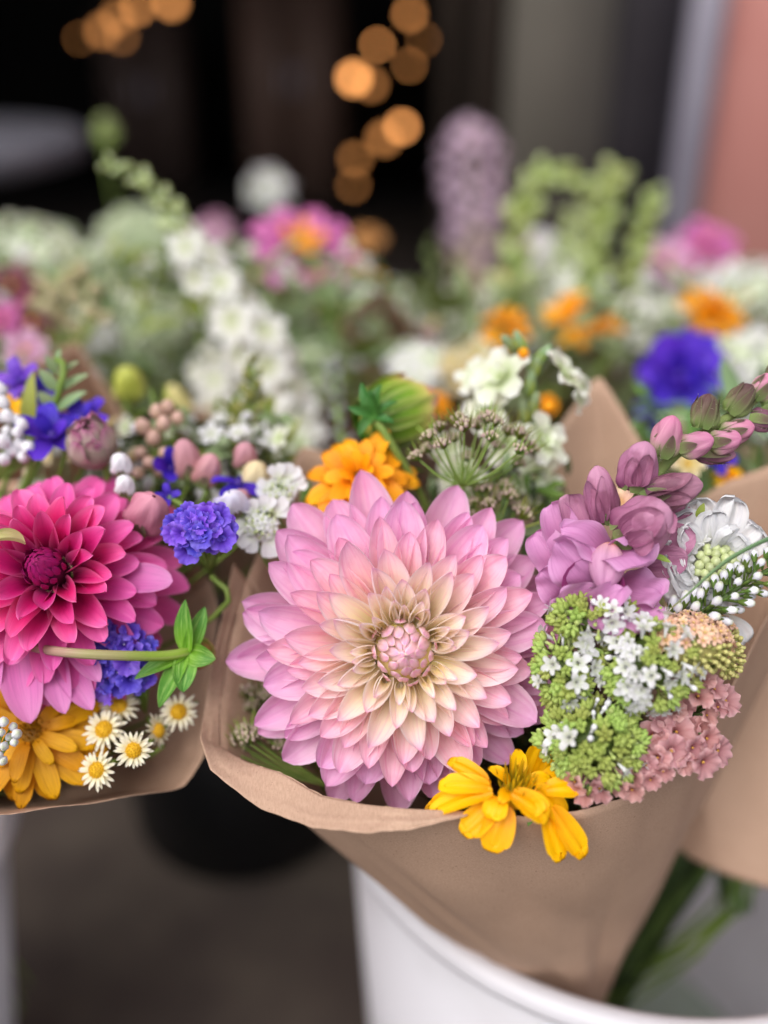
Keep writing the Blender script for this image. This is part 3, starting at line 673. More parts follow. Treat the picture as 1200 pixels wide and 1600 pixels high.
# peach yarrow
PE = petal_mat('peach_floret', [(0, 'dcae8c'), (.5, 'f0cdb2'), (1, 'f0c4b2')], vein=('d88a7a', .4), transl=.2, var=.12)
PEC = plain('peach_centre', 'd8c078', 'c89a60', 300, .6)
YB = plain('yarrow_bud', 'd9cf8a', 'a8b060', 400, .5, transl=.1, var=.1)
def yarrow(label, x, y, d, w, h, n, face, bmix, zmin, cat='flower'):
    a, b = S(w/2, d), S(h/2, d); M = frame(P(x, y, d), D(*face)); r = thing('yarrow_head', label, cat, M)
    fl = [star_mesh('floret', 5, .0020, .0022, [PE, PEC], elev=12+k*10, r0=.0006, tube=.0015, centre=.0006, p2=.28, notch=.1, nk=2, nu=6, nv=5, ruffle=.12, rf=3, ph=k) for k in range(3)]
    bd = [MB().ball(.0010, 7, 5, 0, T(0, 0, .001), sz=1.25).tube([(0, 0, -.004), (0, 0, .0005)], .0006, 5).mesh('bud', YB)]
    c = min(a, b)*.75
    part('core', MB().ball(1, 14, 8, 0, None, a*.86, b*.86, c*.86).mesh('core', plain('yarrow_core', '8a8a50', '9a9058', 200, .7)), r)
    for q in fib(n, zmin):
        p = Vector((q.x*a, q.y*b, q.z*c)); nr = Vector((q.x/a, q.y/b, q.z/c)).normalized()
        low = (q.y < bmix)
        part('bud' if low else 'floret', bd[0] if low else rnd.choice(fl), r, frame(p*(1+rnd.uniform(-.05, .07)), nr+Vector([rnd.uniform(-.25, .25) for _ in range(3)]), rnd.uniform(0, 6), Vector((.3, 1, .2))) @ Sc(rnd.uniform(.85, 1.15)))
    stem(r, M @ Vector((0, 0, -c*.7)), D(0, -.8, -.5), 'main', .0011)
yarrow('peach yarrow head with pale yellow buds next to white buds', 1078, 1008, .374, 122, 92, 120, (.15, .55, .8), -.25, -.25)
yarrow('small buff yarrow head with more buds at right edge of paper', 1128, 1012, .388, 62, 84, 60, (.5, .3, .8), .55, -.25)
# dusty pink statice
DP = petal_mat('dusty_pink_funnel', [(0, 'a06064'), (.4, 'c59090'), (.8, 'd4a2a4'), (1, 'e0b6b6')], vein=('c47880', .55), transl=.3, rough=.55, vscale=60, var=.1)
DPE = plain('statice_eye', 'd8a850', 'b07830', 300)
DPF = [funnel_mesh('floret', .0058*s, .0042*s, [DP, DPE], 5, .13, ph=p) for s, p in ((.85, 0), (1, 1), (1.1, 2))]
def statice(label, pts, bunch, fm, d0, size_j=(.85, 1.15), stalk=(1000, 1150), group=None, outc=(0, 0), smat=None, face=(0, .1, 1)):
    cx = sum(p[0] for p in pts)/len(pts); cy = sum(p[1] for p in pts)/len(pts)
    M = frame(P(cx, cy, d0), D(0, 0, 1)); r = thing('statice_sprig', label, 'flower', M, group)
    inv = M.inverted(); hub = P(*stalk, d0+.028)
    tb_ = MB()
    for p in pts:
        d = p[2] if len(p) > 2 else d0+rnd.uniform(-.004, .004)
        w = P(p[0], p[1], d); fx, fy = (p[0]-cx)/60+outc[0], (cy-p[1])/60+outc[1]
        nr = D(fx*.55+face[0]+rnd.uniform(-.3, .3), fy*.55+face[1]+rnd.uniform(-.3, .3), face[2])
        part('floret', rnd.choice(fm), r, inv @ frame(w, nr, rnd.uniform(0, 6)) @ Sc(rnd.uniform(*size_j)))
        tb_.tube(catmull([w, w-nr*.010, hub], 5), .0006, 4)
    part('stalks', tb_.mesh('stalk', smat or STEM_DARK), r, inv)
    stem(r, hub, D(0, -1, -.3), bunch, .0013)
    return r
statice('dusty pink papery statice spilling over the right paper edge', [(1065, 1068), (1092, 1064), (1112, 1078), (1088, 1090), (1118, 1106), (1100, 1118), (1066, 1106), (1048, 1112), (1074, 1134), (1054, 1144), (1030, 1130), (1018, 1150),
  (1100, 1152, .377), (1078, 1166, .374), (1094, 1188, .373), (1068, 1190, .374), (1116, 1172, .38), (1046, 1172, .374), (1026, 1182, .372), (1008, 1194, .371), (1036, 1202, .370), (990, 1210, .370), (1016, 1216, .369), (968, 1222, .369), (940, 1228, .368), (914, 1234, .367), (988, 1230, .368), (926, 1210, .370), (955, 1204, .371), (1030, 1162, .376), (902, 1218, .369), (1128, 1096, .386), (1090, 1140)], 'main', DPF, .380, stalk=(1020, 1190))
DS = .972
# mauve snapdragon
SN = petal_mat('snapdragon_petal', [(0, 'a8588a'), (.4, 'cb86b8'), (1, 'dc9cd0')], edge=('e8bce2', .5), vein=('b062a0', .4), transl=.3, rough=.5, bump=.3)
SNB = petal_mat('snapdragon_bud', [(0, '86486a'), (.45, 'b07294'), (1, 'c08aa8')], vein=('cc92ac', .5), transl=.12, rough=.55, bump=1.0, vscale=14, mottle=('7a3a58', .5, 120))
SND = petal_mat('snapdragon_dark_bud', [(0, '664052'), (.5, '8c586e'), (1, 'aa7a92')], vein=('b48296', .4), transl=.1, rough=.6, bump=1.0, vscale=14, mottle=('4a2438', .5, 120))
SNP = petal_mat('snapdragon_pink_bud', [(0, '8aa060'), (.4, 'c48aa0'), (1, 'c87aa0')], vein=('e0b0c0', .4), transl=.15, rough=.5)
SNS = petal_mat('snapdragon_sepal', [(0, '7f9a54'), (.45, '6a5a4a'), (1, '55323e')], edge=('8a9a64', .6), vein=('8f7a72', .5), transl=.1, rough=.65, bump=.5)
SNPAL = petal_mat('snapdragon_palate', [(0, 'f0a030'), (.14, 'e2aab4'), (.35, 'd8a2c2'), (1, 'cf92bc')], vein=('b86c9c', .5), transl=.25, rough=.5, vscale=12)
SNT = petal_mat('snapdragon_throat', [(0, '8a3468'), (1, 'a84a86')], vein=('7a2a5a', .4), transl=.15)
HSTEM = plain('hairy_stem', '8a9a58', '75864a', 80, .7, bump=.5)
Md = frame(P(955, 860, .402), D(.1, .5, 1))
sn = thing('snapdragon', 'mauve snapdragon stem with open bloom and purple buds reaching right', 'flower', Md)
spine = [P(948, 880, .408), P(965, 845, .405), P(990, 790, .404), P(1018, 750, .405), P(1058, 706, .407), P(1110, 668, .410), P(1165, 632, .413), P(1225, 590, .416), P(1270, 560, .42)]
part('stem', MB().tube(catmull(spine, 30), [.0030, .0016], 8).mesh('stem', HSTEM), sn, Md.inverted())
hb = MB(); hc = catmull(spine, 60); hr = random.Random(4)
for k in range(700):
    p = hc[hr.randrange(8, 60)]; nr = Vector((hr.uniform(-1, 1), hr.uniform(-1, 1), hr.uniform(-1, 1))).normalized(); p = p+nr*.0021
    hb.tube([p, p+nr*hr.uniform(.0008, .0020)], [.00006, .00003], 3, 0, False)
HAIR = plain('plant_hair', 'd8d4c0', rough=.4, transl=.4)
hm = part('hairs', hb.mesh('hairs', HAIR), sn, Md.inverted()); hm['kind'] = 'stuff'
def sbud(x, y, d, L, W, dirv, mats, sc=1, **k):
    A = P(x, y, d); o = place_y(sn, bud_mesh(S(L, d), S(W, d), mats, **k), A, dirv, face=(0, .2, 1))
    hb2 = MB(); vs = o.data.vertices
    for _ in range(110):
        q = vs[hr.randrange(len(vs))]; n_ = (q.normal+Vector((hr.uniform(-.4, .4), hr.uniform(-.4, .4), hr.uniform(-.4, .4)))).normalized()
        hb2.tube([q.co, q.co+n_*hr.uniform(.0005, .0012)], [.00005, .00003], 3, 0, False)
    h2 = part('hairs', hb2.mesh('hairs', HAIR), o); h2['kind'] = 'stuff'
    return o
sbud(985, 765, .398, 78, 58, (.22, .9, .25), [SNB, SNS], slen=.40, curve=.10)
sbud(945, 818, .404, 92, 50, (-.22, .95, .15), [SNB, SNS], slen=.28, curve=.16)
sbud(1000, 775, .398, 92, 54, (.85, .15, .2), [SND, SNS], slen=.55, curve=.08)
sbud(1032, 712, .399, 64, 46, (.2, .85, .3), [SNP, SNS], slen=.62)
sbud(1062, 700, .399, 52, 38, (.75, .2, .5), [SNP, SNS], slen=.62)
sbud(1050, 715, .412, 50, 36, (-.3, .8, .1), [SNB, SNS], slen=.6)
sbud(1096, 668, .405, 52, 42, (.15, .9, .2), [SNS, SNS], slen=.95, swid=.5)
sbud(1110, 692, .404, 46, 36, (.75, .1, .5), [SNP, SNS], slen=.8)
sbud(1085, 706, .408, 60, 30, (.9, -.1, .2), [SND, SNS], slen=.9)
sbud(1128, 680, .407, 48, 36, (.85, .25, .4), [SNP, SNS], slen=.85)
sbud(1140, 645, .410, 52, 40, (.55, .75, .25), [SNS, SNS], slen=.97, swid=.5)
sbud(1172, 652, .41, 46, 34, (.8, -.2, .3), [SND, SNS], slen=.9)
sbud(1178, 622, .413, 44, 34, (.5, .7, .3), [SNP, SNS], slen=.9)
sbud(1192, 640, .414, 42, 34, (.8, .2, .4), [SNS, SNS], slen=.95)
sbud(1205, 600, .415, 40, 32, (.3, .8, .3), [SNS, SNS], slen=.95)
for (x0, y0, x1, y1, w, fc, dd) in ((992, 758, 1008, 706, 50, (.5, .2, 1), .388), (990, 760, 990, 712, 40, (-.4, .2, 1), .3885), (940, 815, 928, 742, 40, (.5, .1, 1), .3960), (938, 818, 920, 745, 32, (-.5, .1, 1), .3965), (1010, 772, 1086, 752, 48, (.1, .7, .8), .389), (1012, 778, 1080, 772, 40, (.1, -.4, .9), .3895)):
    fp(sn, P(x0, y0, dd+.002), P(x1, y1, dd+.001), S(w, dd), SNB if x0 != 1010 and x0 != 1012 else SND, fc, 'fold', p1=.45, p2=.4, base=.5, cup=1.0, bend=.25, tip=.5, ruffle=.06, ph=x0, nu=12, nv=12)
# large folded bud: an inner body wrapped by lobes
sbud(968, 838, .396, 90, 84, (.72, .45, .45), [SNB, SNS], slen=.32, curve=.1)
for (x0, y0, x1, y1, w, fc, cu, bd, dd) in ((975, 838, 1042, 800, 80, (.3, .4, 1), 1.0, .55, .381), (985, 850, 1020, 830, 66, (0, -.3, 1), .8, .5, .378), (1045, 800, 1050, 832, 34, (.5, .3, .8), .5, -.3, .380), (1000, 862, 1086, 832, 88, (.3, .1, 1), .7, .3, .402), (1005, 880, 1075, 868, 76, (.2, -.2, 1), .6, .3, .400), (1030, 800, 1082, 806, 60, (.2, .6, .8), .8, .2, .404)):
    fp(sn, P(x0, y0, dd+.004), P(x1, y1, dd), S(w, dd), SNB, fc, p1=.5, p2=.35, base=.5, cup=cu, bend=bd, ruffle=.07, ph=x0, nu=14, nv=14)
# the open bloom: tube, bulging palate, two upper and three lower lobes, all rolled and frilled
def lobe(x0, y0, d0, x1, y1, d1, w, fc, cu, bd, tip=-.6, ruf=.13, mt=None, ph=0., p=(.5, .22), tw=0.):
    fp(sn, P(x0, y0, d0), P(x1, y1, d1), S(w, d0), mt or SN, fc, p1=p[0], p2=p[1], base=.45, cup=cu, bend=bd, tip=tip, ruffle=ruf*1.35, rf=2.8, ph=ph, nu=24, nv=18, twist=tw)
# rear bloom at the left
lobe(905, 915, .412, 838, 838, .402, 92, (-.5, .2, 1), .7, -.2, -.5, .10, None, 1)
lobe(900, 880, .410, 862, 790, .402, 84, (-.3, .1, 1), .8, -.1, -.5, .09, None, 2)
lobe(905, 870, .408, 886, 772, .403, 78, (.2, .1, 1), .9, .2, -.3, .08, SNB, 3)
lobe(900, 930, .410, 850, 905, .400, 86, (-.5, -.1, 1), .5, -.4, -.6, .12, None, 4)
lobe(905, 945, .408, 868, 962, .400, 84, (-.4, -.2, 1), .5, -.4, -.4, .12, None, 5)
lobe(980, 940, .410, 1016, 985, .404, 90, (.2, -.2, 1), .5, -.4, -.4, .10, None, 6)
# upper lip
lobe(958, 880, .394, 902, 806, .381, 92, (-.1, .75, .8), -.5, -.3, -1.0, .11, None, 1.3)
lobe(955, 862, .392, 1012, 862, .376, 118, (.15, .8, .7), -.65, -.2, -.8, .09, None, 2.1)
lobe(950, 850, .394, 985, 826, .385, 70, (.1, .9, .5), -.4, -.2, -.8, .10, None, .2)
# lower lip
lobe(945, 930, .396, 872, 866, .380, 104, (-.55, .1, .9), -.55, -.2, -.9, .14, None, 3.0)
lobe(938, 945, .394, 890, 940, .379, 86, (-.5, .1, .9), .5, -.3, -.8, .14, None, 4.2)
lobe(960, 935, .392, 1024, 962, .379, 128, (.35, .35, .9), -.35, -.2, -.8, .09, None, 5.0)
lobe(968, 915, .394, 1036, 918, .384, 96, (.35, .5, .8), -.5, -.2, -.7, .10, None, 5.6)
lobe(948, 945, .388, 948, 978, .376, 84, (0, .25, 1), .7, -.2, -1.0, .16, None, .7)
lobe(925, 952, .388, 962, 925, .374, 66, (-.3, .1, 1), .9, -.4, -1.1, .14, None, 2.7)
pal = MB().grid(lambda u, v: Vector((S(31, .386)*sin(pi*v)**.62*cos(2*pi*u)*(1-.18*v), S(46, .386)*(v-.5)*1.8, S(22, .386)*sin(pi*v)**.6*sin(2*pi*u)*(1-.34*math.exp(-(cos(2*pi*u)/.22)**2)*(sin(2*pi*u) > 0)))), 36, 20).mesh('palate', SNPAL)
part('palate', pal, sn, Md.inverted() @ frame(P(948, 886, .385), D(-.05, .35, 1), 2.95))
part('throat', MB().grid(lambda u, v: Vector((S(48, .39)*(.45+.55*v)*cos(2*pi*u), S(44, .39)*(.45+.55*v)*sin(2*pi*u), .014*v)), 20, 5).mesh('throat', SNT), sn, Md.inverted() @ frame(P(925, 918, .398), D(-.2, .1, 1)))
leaf(sn, P(1022, 868, .394), P(1050, 876, .392), S(12, .39), LEAF_LIME)
# white scabiosa
WS = petal_mat('scabiosa_petal', [(0, 'e6e8d6'), (.4, 'f2f2f4'), (1, 'f4f4f7')], vein=('d8d9e2', .7), transl=.35, rough=.5, bump=.6, vscale=14)
BEAD = plain('pale_green_bead', 'c3cf92', 'dce2bc', 250, .4, transl=.2, var=.1)
Ms = frame(P(1108, 885, .410), D(.1, .1, 1)); sc = thing('scabiosa', 'ruffled white scabiosa with pale green beads beside the snapdragon', 'flower', Ms)
KS = dict(p1=.85, p2=.26, base=.2, nu=40, nv=18, serr=.034, rf=2.0)
sr = random.Random(9)
for lay, (n, k0, k1, w0) in enumerate(((11, .34, 1.0, 74), (10, .22, .70, 58))):
    for q in range(n):
        a = 2*pi*(q+.5*lay)/n+sr.uniform(-.16, .16); up = sin(a)
        R = (94 if up > .3 else 80)*sr.uniform(.88, 1.1)*k1; r0_ = 92*k0*.5
        A = P(1108+r0_*cos(a), 882-r0_*sin(a), .4085+.002*lay); B = P(1108+R*cos(a)*.92, 882-R*sin(a)*1.16, .402-.004*lay+sr.uniform(-.002, .002))
        fp(sc, A, B, S(w0*sr.uniform(.85, 1.2), .41), WS, (cos(a)*.35+sr.uniform(-.3, .3), .25+up*.2, 1), p1=1.0, p2=.30, base=.25, nu=40, nv=18, cup=sr.uniform(-.2, .3), bend=sr.uniform(-.15, .25), tip=sr.uniform(-.5, .3), ruffle=.03, fan=sr.uniform(.07, .13), fw=sr.uniform(1.8, 3.4), serr=.045, ph=sr.uniform(0, 6))
for (x0, y0, x1, y1, w) in ((1120, 960, 1150, 1028, 48), (1132, 962, 1172, 1000, 44)):
    fp(sc, P(x0, y0, .412), P(x1, y1, .409), S(w, .41), WS, (.4, 0, 1), p1=.9, p2=.26, cup=.4, bend=-.3, fan=.08, fw=2.0, serr=.028, nu=40, nv=18)
bm = MB().ball(.0020, 9, 7).mesh('bead', BEAD)
for q in fib(30, .05):
    part('bead', bm, sc, T(q.x*.0088, q.y*.0080, .006+q.z*.005) @ Sc(rnd.uniform(.8, 1.15)))
ifl = star_mesh('inner_floret', 5, .0042, .0034, [WS, BEAD], elev=40, r0=.0008, tube=.002, p2=.25, ruffle=.15, nu=8, nv=6)
for k in range(16):
    a = k*.3927+rnd.uniform(-.1, .1); part('inner_floret', ifl, sc, Rz(a) @ T(0, .0105, .004) @ Rx(radians(-45)))
leaf(sc, P(1090, 810, .403), P(1100, 786, .401), S(13, .40), LEAF_LIME)
stem(sc, Ms @ Vector((0, 0, -.006)), D(0, -.8, -.5), 'main', .0013)
# gooseneck spike of white buds
GNC = petal_mat('calyx_green', [(0, '6a8038'), (.6, '56702e'), (1, '3f5a26')], edge=('8aa050', .5), transl=.1, rough=.5, var=.1)
def gbud(open_):
    mb = MB(); mb.tube([(0, 0, -.0055), (0, 0, 0)], [.00045, .0007], 5, 0)
    for k in range(5): mb.petal(.0044, .0030, p1=.5, p2=.7, base=.6, cup=1.1, bend=.35, nu=5, nv=6, mi=0, M=Rz(k*1.2566) @ T(0, .0007, 0) @ Rx(radians(62)))
    mb.lathe([(0, .0071*open_), (.0010, .0068*open_), (.0017, .0056*open_), (.0019, .0042), (.0015, .0025), (.0006, .0005)], 9, 1, lobes=3, lob=.06)
    return mb.mesh('bud', [GNC, LAVW])
GN = [gbud(.8), gbud(.95), gbud(1.08)]
Mg = frame(P(1130, 930, .396), D(0, 0, 1)); gn = thing('veronica_spike', 'spike of white tipped green buds crossing the white scabiosa', 'flower', Mg)
gp = catmull([P(1040, 985, .398), P(1085, 965, .395), P(1130, 935, .393), P(1175, 905, .393), P(1240, 870, .396), P(1290, 850, .40)], 60)
part('stem', MB().tube(gp, [.0013, .0008], 7).mesh('stem', STEM_DARK), gn, Mg.inverted())
for i in range(74):
    t = i/73; p = gp[int(t*58)]; ax = (gp[int(t*58)+1]-p).normalized(); x = ax.orthogonal().normalized(); yv = ax.cross(x)
    a = i*2.39996; o = x*cos(a)+yv*sin(a); dv = (o*1.0+ax*.75+Vector((0, 0, .25))).normalized()
    part('bud', GN[min(2, max(0, int((1-t)*3+rnd.uniform(-.4, .4))))], gn, Mg.inverted() @ frame(p+dv*.0068, dv, a, Vector((.2, .9, .3))) @ Sc(lerp(1.0, .8, t)*rnd.uniform(.9, 1.1)))
stem(gn, gp[0], D(-.6, -.6, -.3), 'main', .0012, STEM_DARK)
# a blade of grass across the scabiosa, and a thin tendril
Mb = frame(P(1120, 890, .384), D(0, 0, 1)); gb = thing('grass_blade', 'thin grey green grass blade arching across the white scabiosa', 'grass blade', Mb)
bp_ = catmull([P(1030, 966, .388), P(1075, 928, .384), P(1115, 892, .381), P(1155, 864, .380), P(1215, 836, .383), P(1290, 815, .39)], 40)
part('blade', MB().grid(lambda u, v: bp_[int(round(v*40))]+D(-.4, .8, .5)*((u-.5)*S(9, .38)*min(1, .25+v*1.5))-FV*(.0006*cos((u-.5)*pi)), 4, 40).mesh('blade', petal_mat('grass_blade_green', [(0, 'a08a6a'), (.2, '7a9468'), (1, '6d9068')], transl=.2)), gb, Mb.inverted())
DS = 1.0
# ================================================================ behind the pink dahlia
# green dahlia bud from behind
GD = petal_mat('bud_bract', [(0, '3f7a22'), (.45, '86a832'), (.75, 'd9d070'), (1, 'cf6a90')], edge=('e0d890', .4), vein=('a8c050', .4), transl=.2, rough=.45, vscale=14)
GD2 = petal_mat('bud_bract_green', [(0, '3a7420'), (.6, '6a9a2c'), (1, 'b4b848')], edge=('a8b850', .4), vein=('88ac44', .4), transl=.2, rough=.45, vscale=14)
Mq = frame(P(606, 650, .458), D(.62, .28, -.42), .3); gq = thing('dahlia_bud', 'opening green dahlia bud seen from behind above the orange flower', 'bud', Mq)
R_ = S(64, .458)
part('core', MB().ball(R_*.72, 18, 12).mesh('core', plain('bud_core', '7a9030', 'b0a848', 60)), gq)
for (n, el, r0, z0, L, W, mt) in ((9, 58, .35, -.78, 1.7, .95, GD2), (10, 62, .55, -.62, 1.75, .8, GD), (11, 70, .62, -.4, 1.7, .65, GD), (10, 76, .62, -.1, 1.5, .55, GD)):
    ring(gq, n, r0*R_, z0*R_, el, [pm(mt, 'bract', L=L*R_, W=W*R_, p1=.55, p2=.45, base=.5, cup=-.5, bend=.95) , pm(mt, 'bract', L=L*R_*.95, W=W*R_, p1=.55, p2=.5, base=.5, cup=-.5, bend=.85)], 'bract', az0=n*7)
GS = petal_mat('dark_sepal', [(0, '3c6e28'), (1, '2f6430')], vein=('5a8a48', .6), edge=('6a9a50', .4), transl=.15, vscale=12)
for (x1, y1, w) in ((560, 598, 26), (588, 598, 30), (548, 634, 22), (616, 622, 20), (556, 672, 22), (612, 656, 18), (574, 612, 24)):
    fp(gq, P(582, 648, .4365), P(x1, y1, .429), S(w, .43), GS, (-.3, .2, 1), 'sepal', p1=.5, p2=.8, base=.4, cup=.7, bend=-.6, tip=-.7, twist=.5)
part('stem', MB().tube(catmull([P(584, 655, .438), P(598, 672, .436), P(620, 708, .44), P(645, 750, .448), P(668, 800, .456), P(700, 900, .47), NECK1], 24), S(6.5, .44), 8).mesh('stem', STEM), gq, Mq.inverted())
# white larkspur at the right of it
def blossom(root, x, y, d, r, face, mat, n=5, inner=True, elev=25, p2=.25, ruffle=.12, W=.85):
    M = MW[root.name].inverted() @ frame(P(x, y, d), D(*face), rnd.uniform(0, 6)); R = S(r, d)
    b = part('blossom', star_mesh('blossom', n, R, R*W, [mat, BEAD], elev=elev, r0=R*.08, p1=.55, p2=p2, base=.3, cup=.4, bend=-.6, ruffle=ruffle, rf=2.5, ph=x, nu=10, nv=9), root, M)
    if inner: part('inner_petals', star_mesh('inner_petals', 4, R*.5, R*.42, [mat, BEAD], elev=60, r0=R*.06, p2=.3, bend=-.3, ruffle=.1, nu=6, nv=6), b)
    return b
Mw = frame(P(840, 640, .465), D(0, 0, 1)); lk = thing('larkspur', 'white larkspur with green veins and curved green tip behind pink dahlia', 'flower', Mw)
sp = catmull([P(905, 1000, .475), P(865, 790, .466), P(850, 740, .466), P(838, 680, .466), P(828, 620, .466), P(828, 570, .464), P(818, 545, .462)], 40)
part('stem', MB().tube(sp, [.0030, .0016], 8).mesh('stem', LEAF_SAGE), lk, Mw.inverted())
for (x, y, r, fc, dd) in ((785, 592, 52, (-.6, .4, .7), .462), (880, 585, 44, (.7, .5, .5), .458), (762, 640, 40, (-.5, .1, .9), .466), (848, 690, 46, (.6, .3, .8), .456), (835, 745, 44, (.2, -.4, .9), .462), (790, 690, 40, (-.6, 0, .7), .470), (720, 745, 42, (-.4, .1, .9), .478), (745, 590, 36, (-.5, .5, .7), .478), (905, 615, 30, (.8, -.2, .5), .462), (700, 700, 30, (-.4, .1, .9), .480)):
    blossom(lk, x, y, dd, r, fc, WHG, 5)
lb = bud_mesh(S(40, .46), S(17, .46), [LEAF_SAGE, LEAF_LIME], slen=.7)
for (x, y, dv) in ((820, 552, (-.4, .8, .3)), (812, 548, (-.7, .5, .3)), (832, 590, (.3, .9, .3)), (826, 618, (.1, .9, .3)), (830, 650, (.2, .9, .3)), (822, 662, (-.2, .9, .3)), (835, 570, (.5, .6, .4))):
    place_y(lk, lb, P(x, y, .462), dv)
for (x, y) in ((818, 548), (858, 632)):
    part('anther', MB().ball(S(9, .46), 8, 6).mesh('anther', OR), lk, Mw.inverted() @ T(*P(x, y+4, .455)))
DS = .94
# umbels of tiny pinkish buds with green needles
UB = plain('umbel_bud', 'c2bc98', 'c09aa4', 500, .5, transl=.15, var=.12)
ND = petal_mat('needle_bract', [(0, '66822c'), (1, '98a84a')], transl=.2, var=.2)
def umbellet(seed):
    r = random.Random(seed); mb = MB()
    for k in range(13):
        a = k*2.4; e = sqrt(k/13); p = Vector((.0042*e*cos(a), .0042*e*sin(a), .004-.002*e*e+r.uniform(-.0005, .0005)))
        mb.ball(.00088*r.uniform(.8, 1.2), 6, 4, 0, T(*p), sz=1.3); mb.tube([(0, 0, 0), p], .00025, 3, 1)
    for k in range(13):
        mb.petal(.0105*r.uniform(.7, 1.2), .0011, p1=.4, p2=.6, base=.8, cup=.4, bend=.6, nu=2, nv=5, mi=1, M=Rz(k*.7+r.uniform(-.2, .2)) @ T(0, .0006, -.0005) @ Rx(radians(r.uniform(15, 50))))
    return mb.mesh('umbellet', [UB, ND])
UM = [umbellet(s) for s in range(4)]
def umbel(label, x, y, d, w, h, n, foot, cat='flower', bunch='main'):
    M = frame(P(x, y, d), D(0, .8, .6)); r = thing('umbel', label, cat, M); inv = M.inverted(); hub = P(*foot, d+.002); mb = MB()
    for q in fib(n, .1):
        p = P(x+q.x*w/2, y+h/2-h*q.z*.9-q.y*h*.12, d-q.y*S(w/2, d)*.6)
        part('umbellet', rnd.choice(UM), r, inv @ frame(p, D(q.x*.7, 1.0, .35), rnd.uniform(0, 6)) @ Sc(rnd.uniform(.9, 1.2)))
        mb.tube(catmull([hub, hub.lerp(p, .5)+D(0, -.3, 0)*.002, p], 6), .0005, 4)
    part('branches', mb.mesh('branch', STEM), r, inv)
    stem(r, hub, D(0, -.55, -.85), bunch, .0013)
umbel('green umbel of pinkish buds in front of white larkspur', 742, 690, .446, 190, 86, 19, (722, 765))
umbel('low small green umbel touching the top pink dahlia petals', 775, 792, .458, 92, 76, 10, (765, 850))
DS = 1.0
umbel('dark umbel tucked between paper corner and pink dahlia', 398, 1160, .428, 80, 44, 10, (520, 1230))
umbel('shaded umbel behind the left dahlia petals inside paper', 400, 1105, .446, 60, 60, 9, (500, 1190))
tn = thing('tendril', 'thin curling green tendril right of the low umbel', 'tendril', frame(P(830, 815, .43), D(0, 0, 1)))
part('shoot', MB().tube(catmull([P(745, 770, .436), P(768, 805, .432), P(800, 826, .428), P(838, 818, .426), P(866, 802, .428)], 24), [.0005, .0004], 5).mesh('shoot', LEAF_LIME), tn, MW[tn.name].inverted())
DS = .95
# white lace flowers left of the orange one
def lace(label, x, y, d, s, outer, face, bunch='main'):
    M = frame(P(x, y, d), D(*face)); r = thing('lace_flower', label, 'flower', M); inv = M.inverted()
    fm = [star_mesh('floret', 5, .0022, .0018, [WH, BEAD], elev=25, r0=.0005, centre=.0006, p2=.3, nu=4, nv=4) for _ in range(1)]
    bm_ = [MB().ball(.0009, 6, 4, 0, T(0, 0, .0006)).mesh('bud', BEAD)]
    part('core', MB().ball(1, 12, 6, 0, None, S(s*.8, d), S(s*.8, d), S(s*.3, d)).mesh('core', OC_), r)
    dome(r, 46, S(s, d), S(s, d), S(s*.4, d), [('floret', fm, .55), ('bud', bm_, .45)], zmin=.1)
    for (dx, dy, w) in outer:
        l = sqrt(dx*dx+dy*dy); A = P(x+dx*.45, y+dy*.45, d); B = P(x+dx, y+dy, d-.004)
        for sg in (-1, 1):
            nx, ny = -dy/l*w*.28*sg, dx/l*w*.28*sg
            fp(r, A, B+RV*S(nx, d)-UV*S(ny, d), S(w*.62, d), WH, (dx/l*.3, .3-dy/l*.3, 1), p1=.8, p2=.22, base=.2, cup=.4, bend=-.3)
    stem(r, M @ Vector((0, 0, -.004)), D(0, -.8, -.5), bunch, .001)
lace('white lace flower with broad lower petals left of the orange flower', 408, 815, .447, 26, [(-26, 42, 40), (28, 48, 52), (44, -26, 36), (-48, 10, 34), (-20, -30, 30), (12, -38, 30)], (-.1, .35, 1))
lace('smaller white lace flower higher up touching the orange flower', 440, 765, .46, 26, [(-38, -4, 30), (20, -36, 34), (-10, -38, 30), (36, -14, 28), (-26, 22, 28)], (-.1, .6, .8))
lace('half hidden white lace flower under the orange flower', 500, 815, .456, 22, [(-34, 12, 26), (-14, 30, 26), (-30, -14, 24), (20, -20, 24)], (-.2, .4, .9))
# ================================================================ left bouquet
DS = .93
PV = petal_mat('violet_funnel', [(0, '4a2c98'), (.5, '6848d0'), (1, '8468e6')], edge=('a48cf2', .6), vein=('5838b0', .5), transl=.3, rough=.55, vscale=60, var=.12)
PVE = plain('violet_eye', 'e8e6f2', 'c8c0e8', 300)
PVF = [funnel_mesh('floret', .0047*s, .0052*s, [PV, PV if k else PVE], 5, .16, ph=p) for k, (s, p) in enumerate(((.95, 0), (.9, 1), (1.1, 2), (1.25, 3)))]
def area(cx, cy, rx, ry, n, seed, dz=0., d=None):
    r = random.Random(seed); out = []
    for k in range(n):
        a = k*2.39996; q = sqrt((k+.5)/n); out.append((cx+rx*q*cos(a)+r.uniform(-5, 5), cy+ry*q*sin(a)+r.uniform(-5, 5), (d or .44)-dz*(1-q*q)+r.uniform(-.002, .002)))
    return out
statice('bright violet statice head right of the magenta dahlia', area(315, 826, 52, 35, 32, 1, .012, .432), 'left', PVF, .435, stalk=(330, 900), smat=STEM)
statice('violet statice sprig low under the magenta dahlia, behind the green stem', area(192, 1025, 50, 60, 30, 2, .006, .444), 'left', PVF, .444, stalk=(230, 1120), smat=STEM)
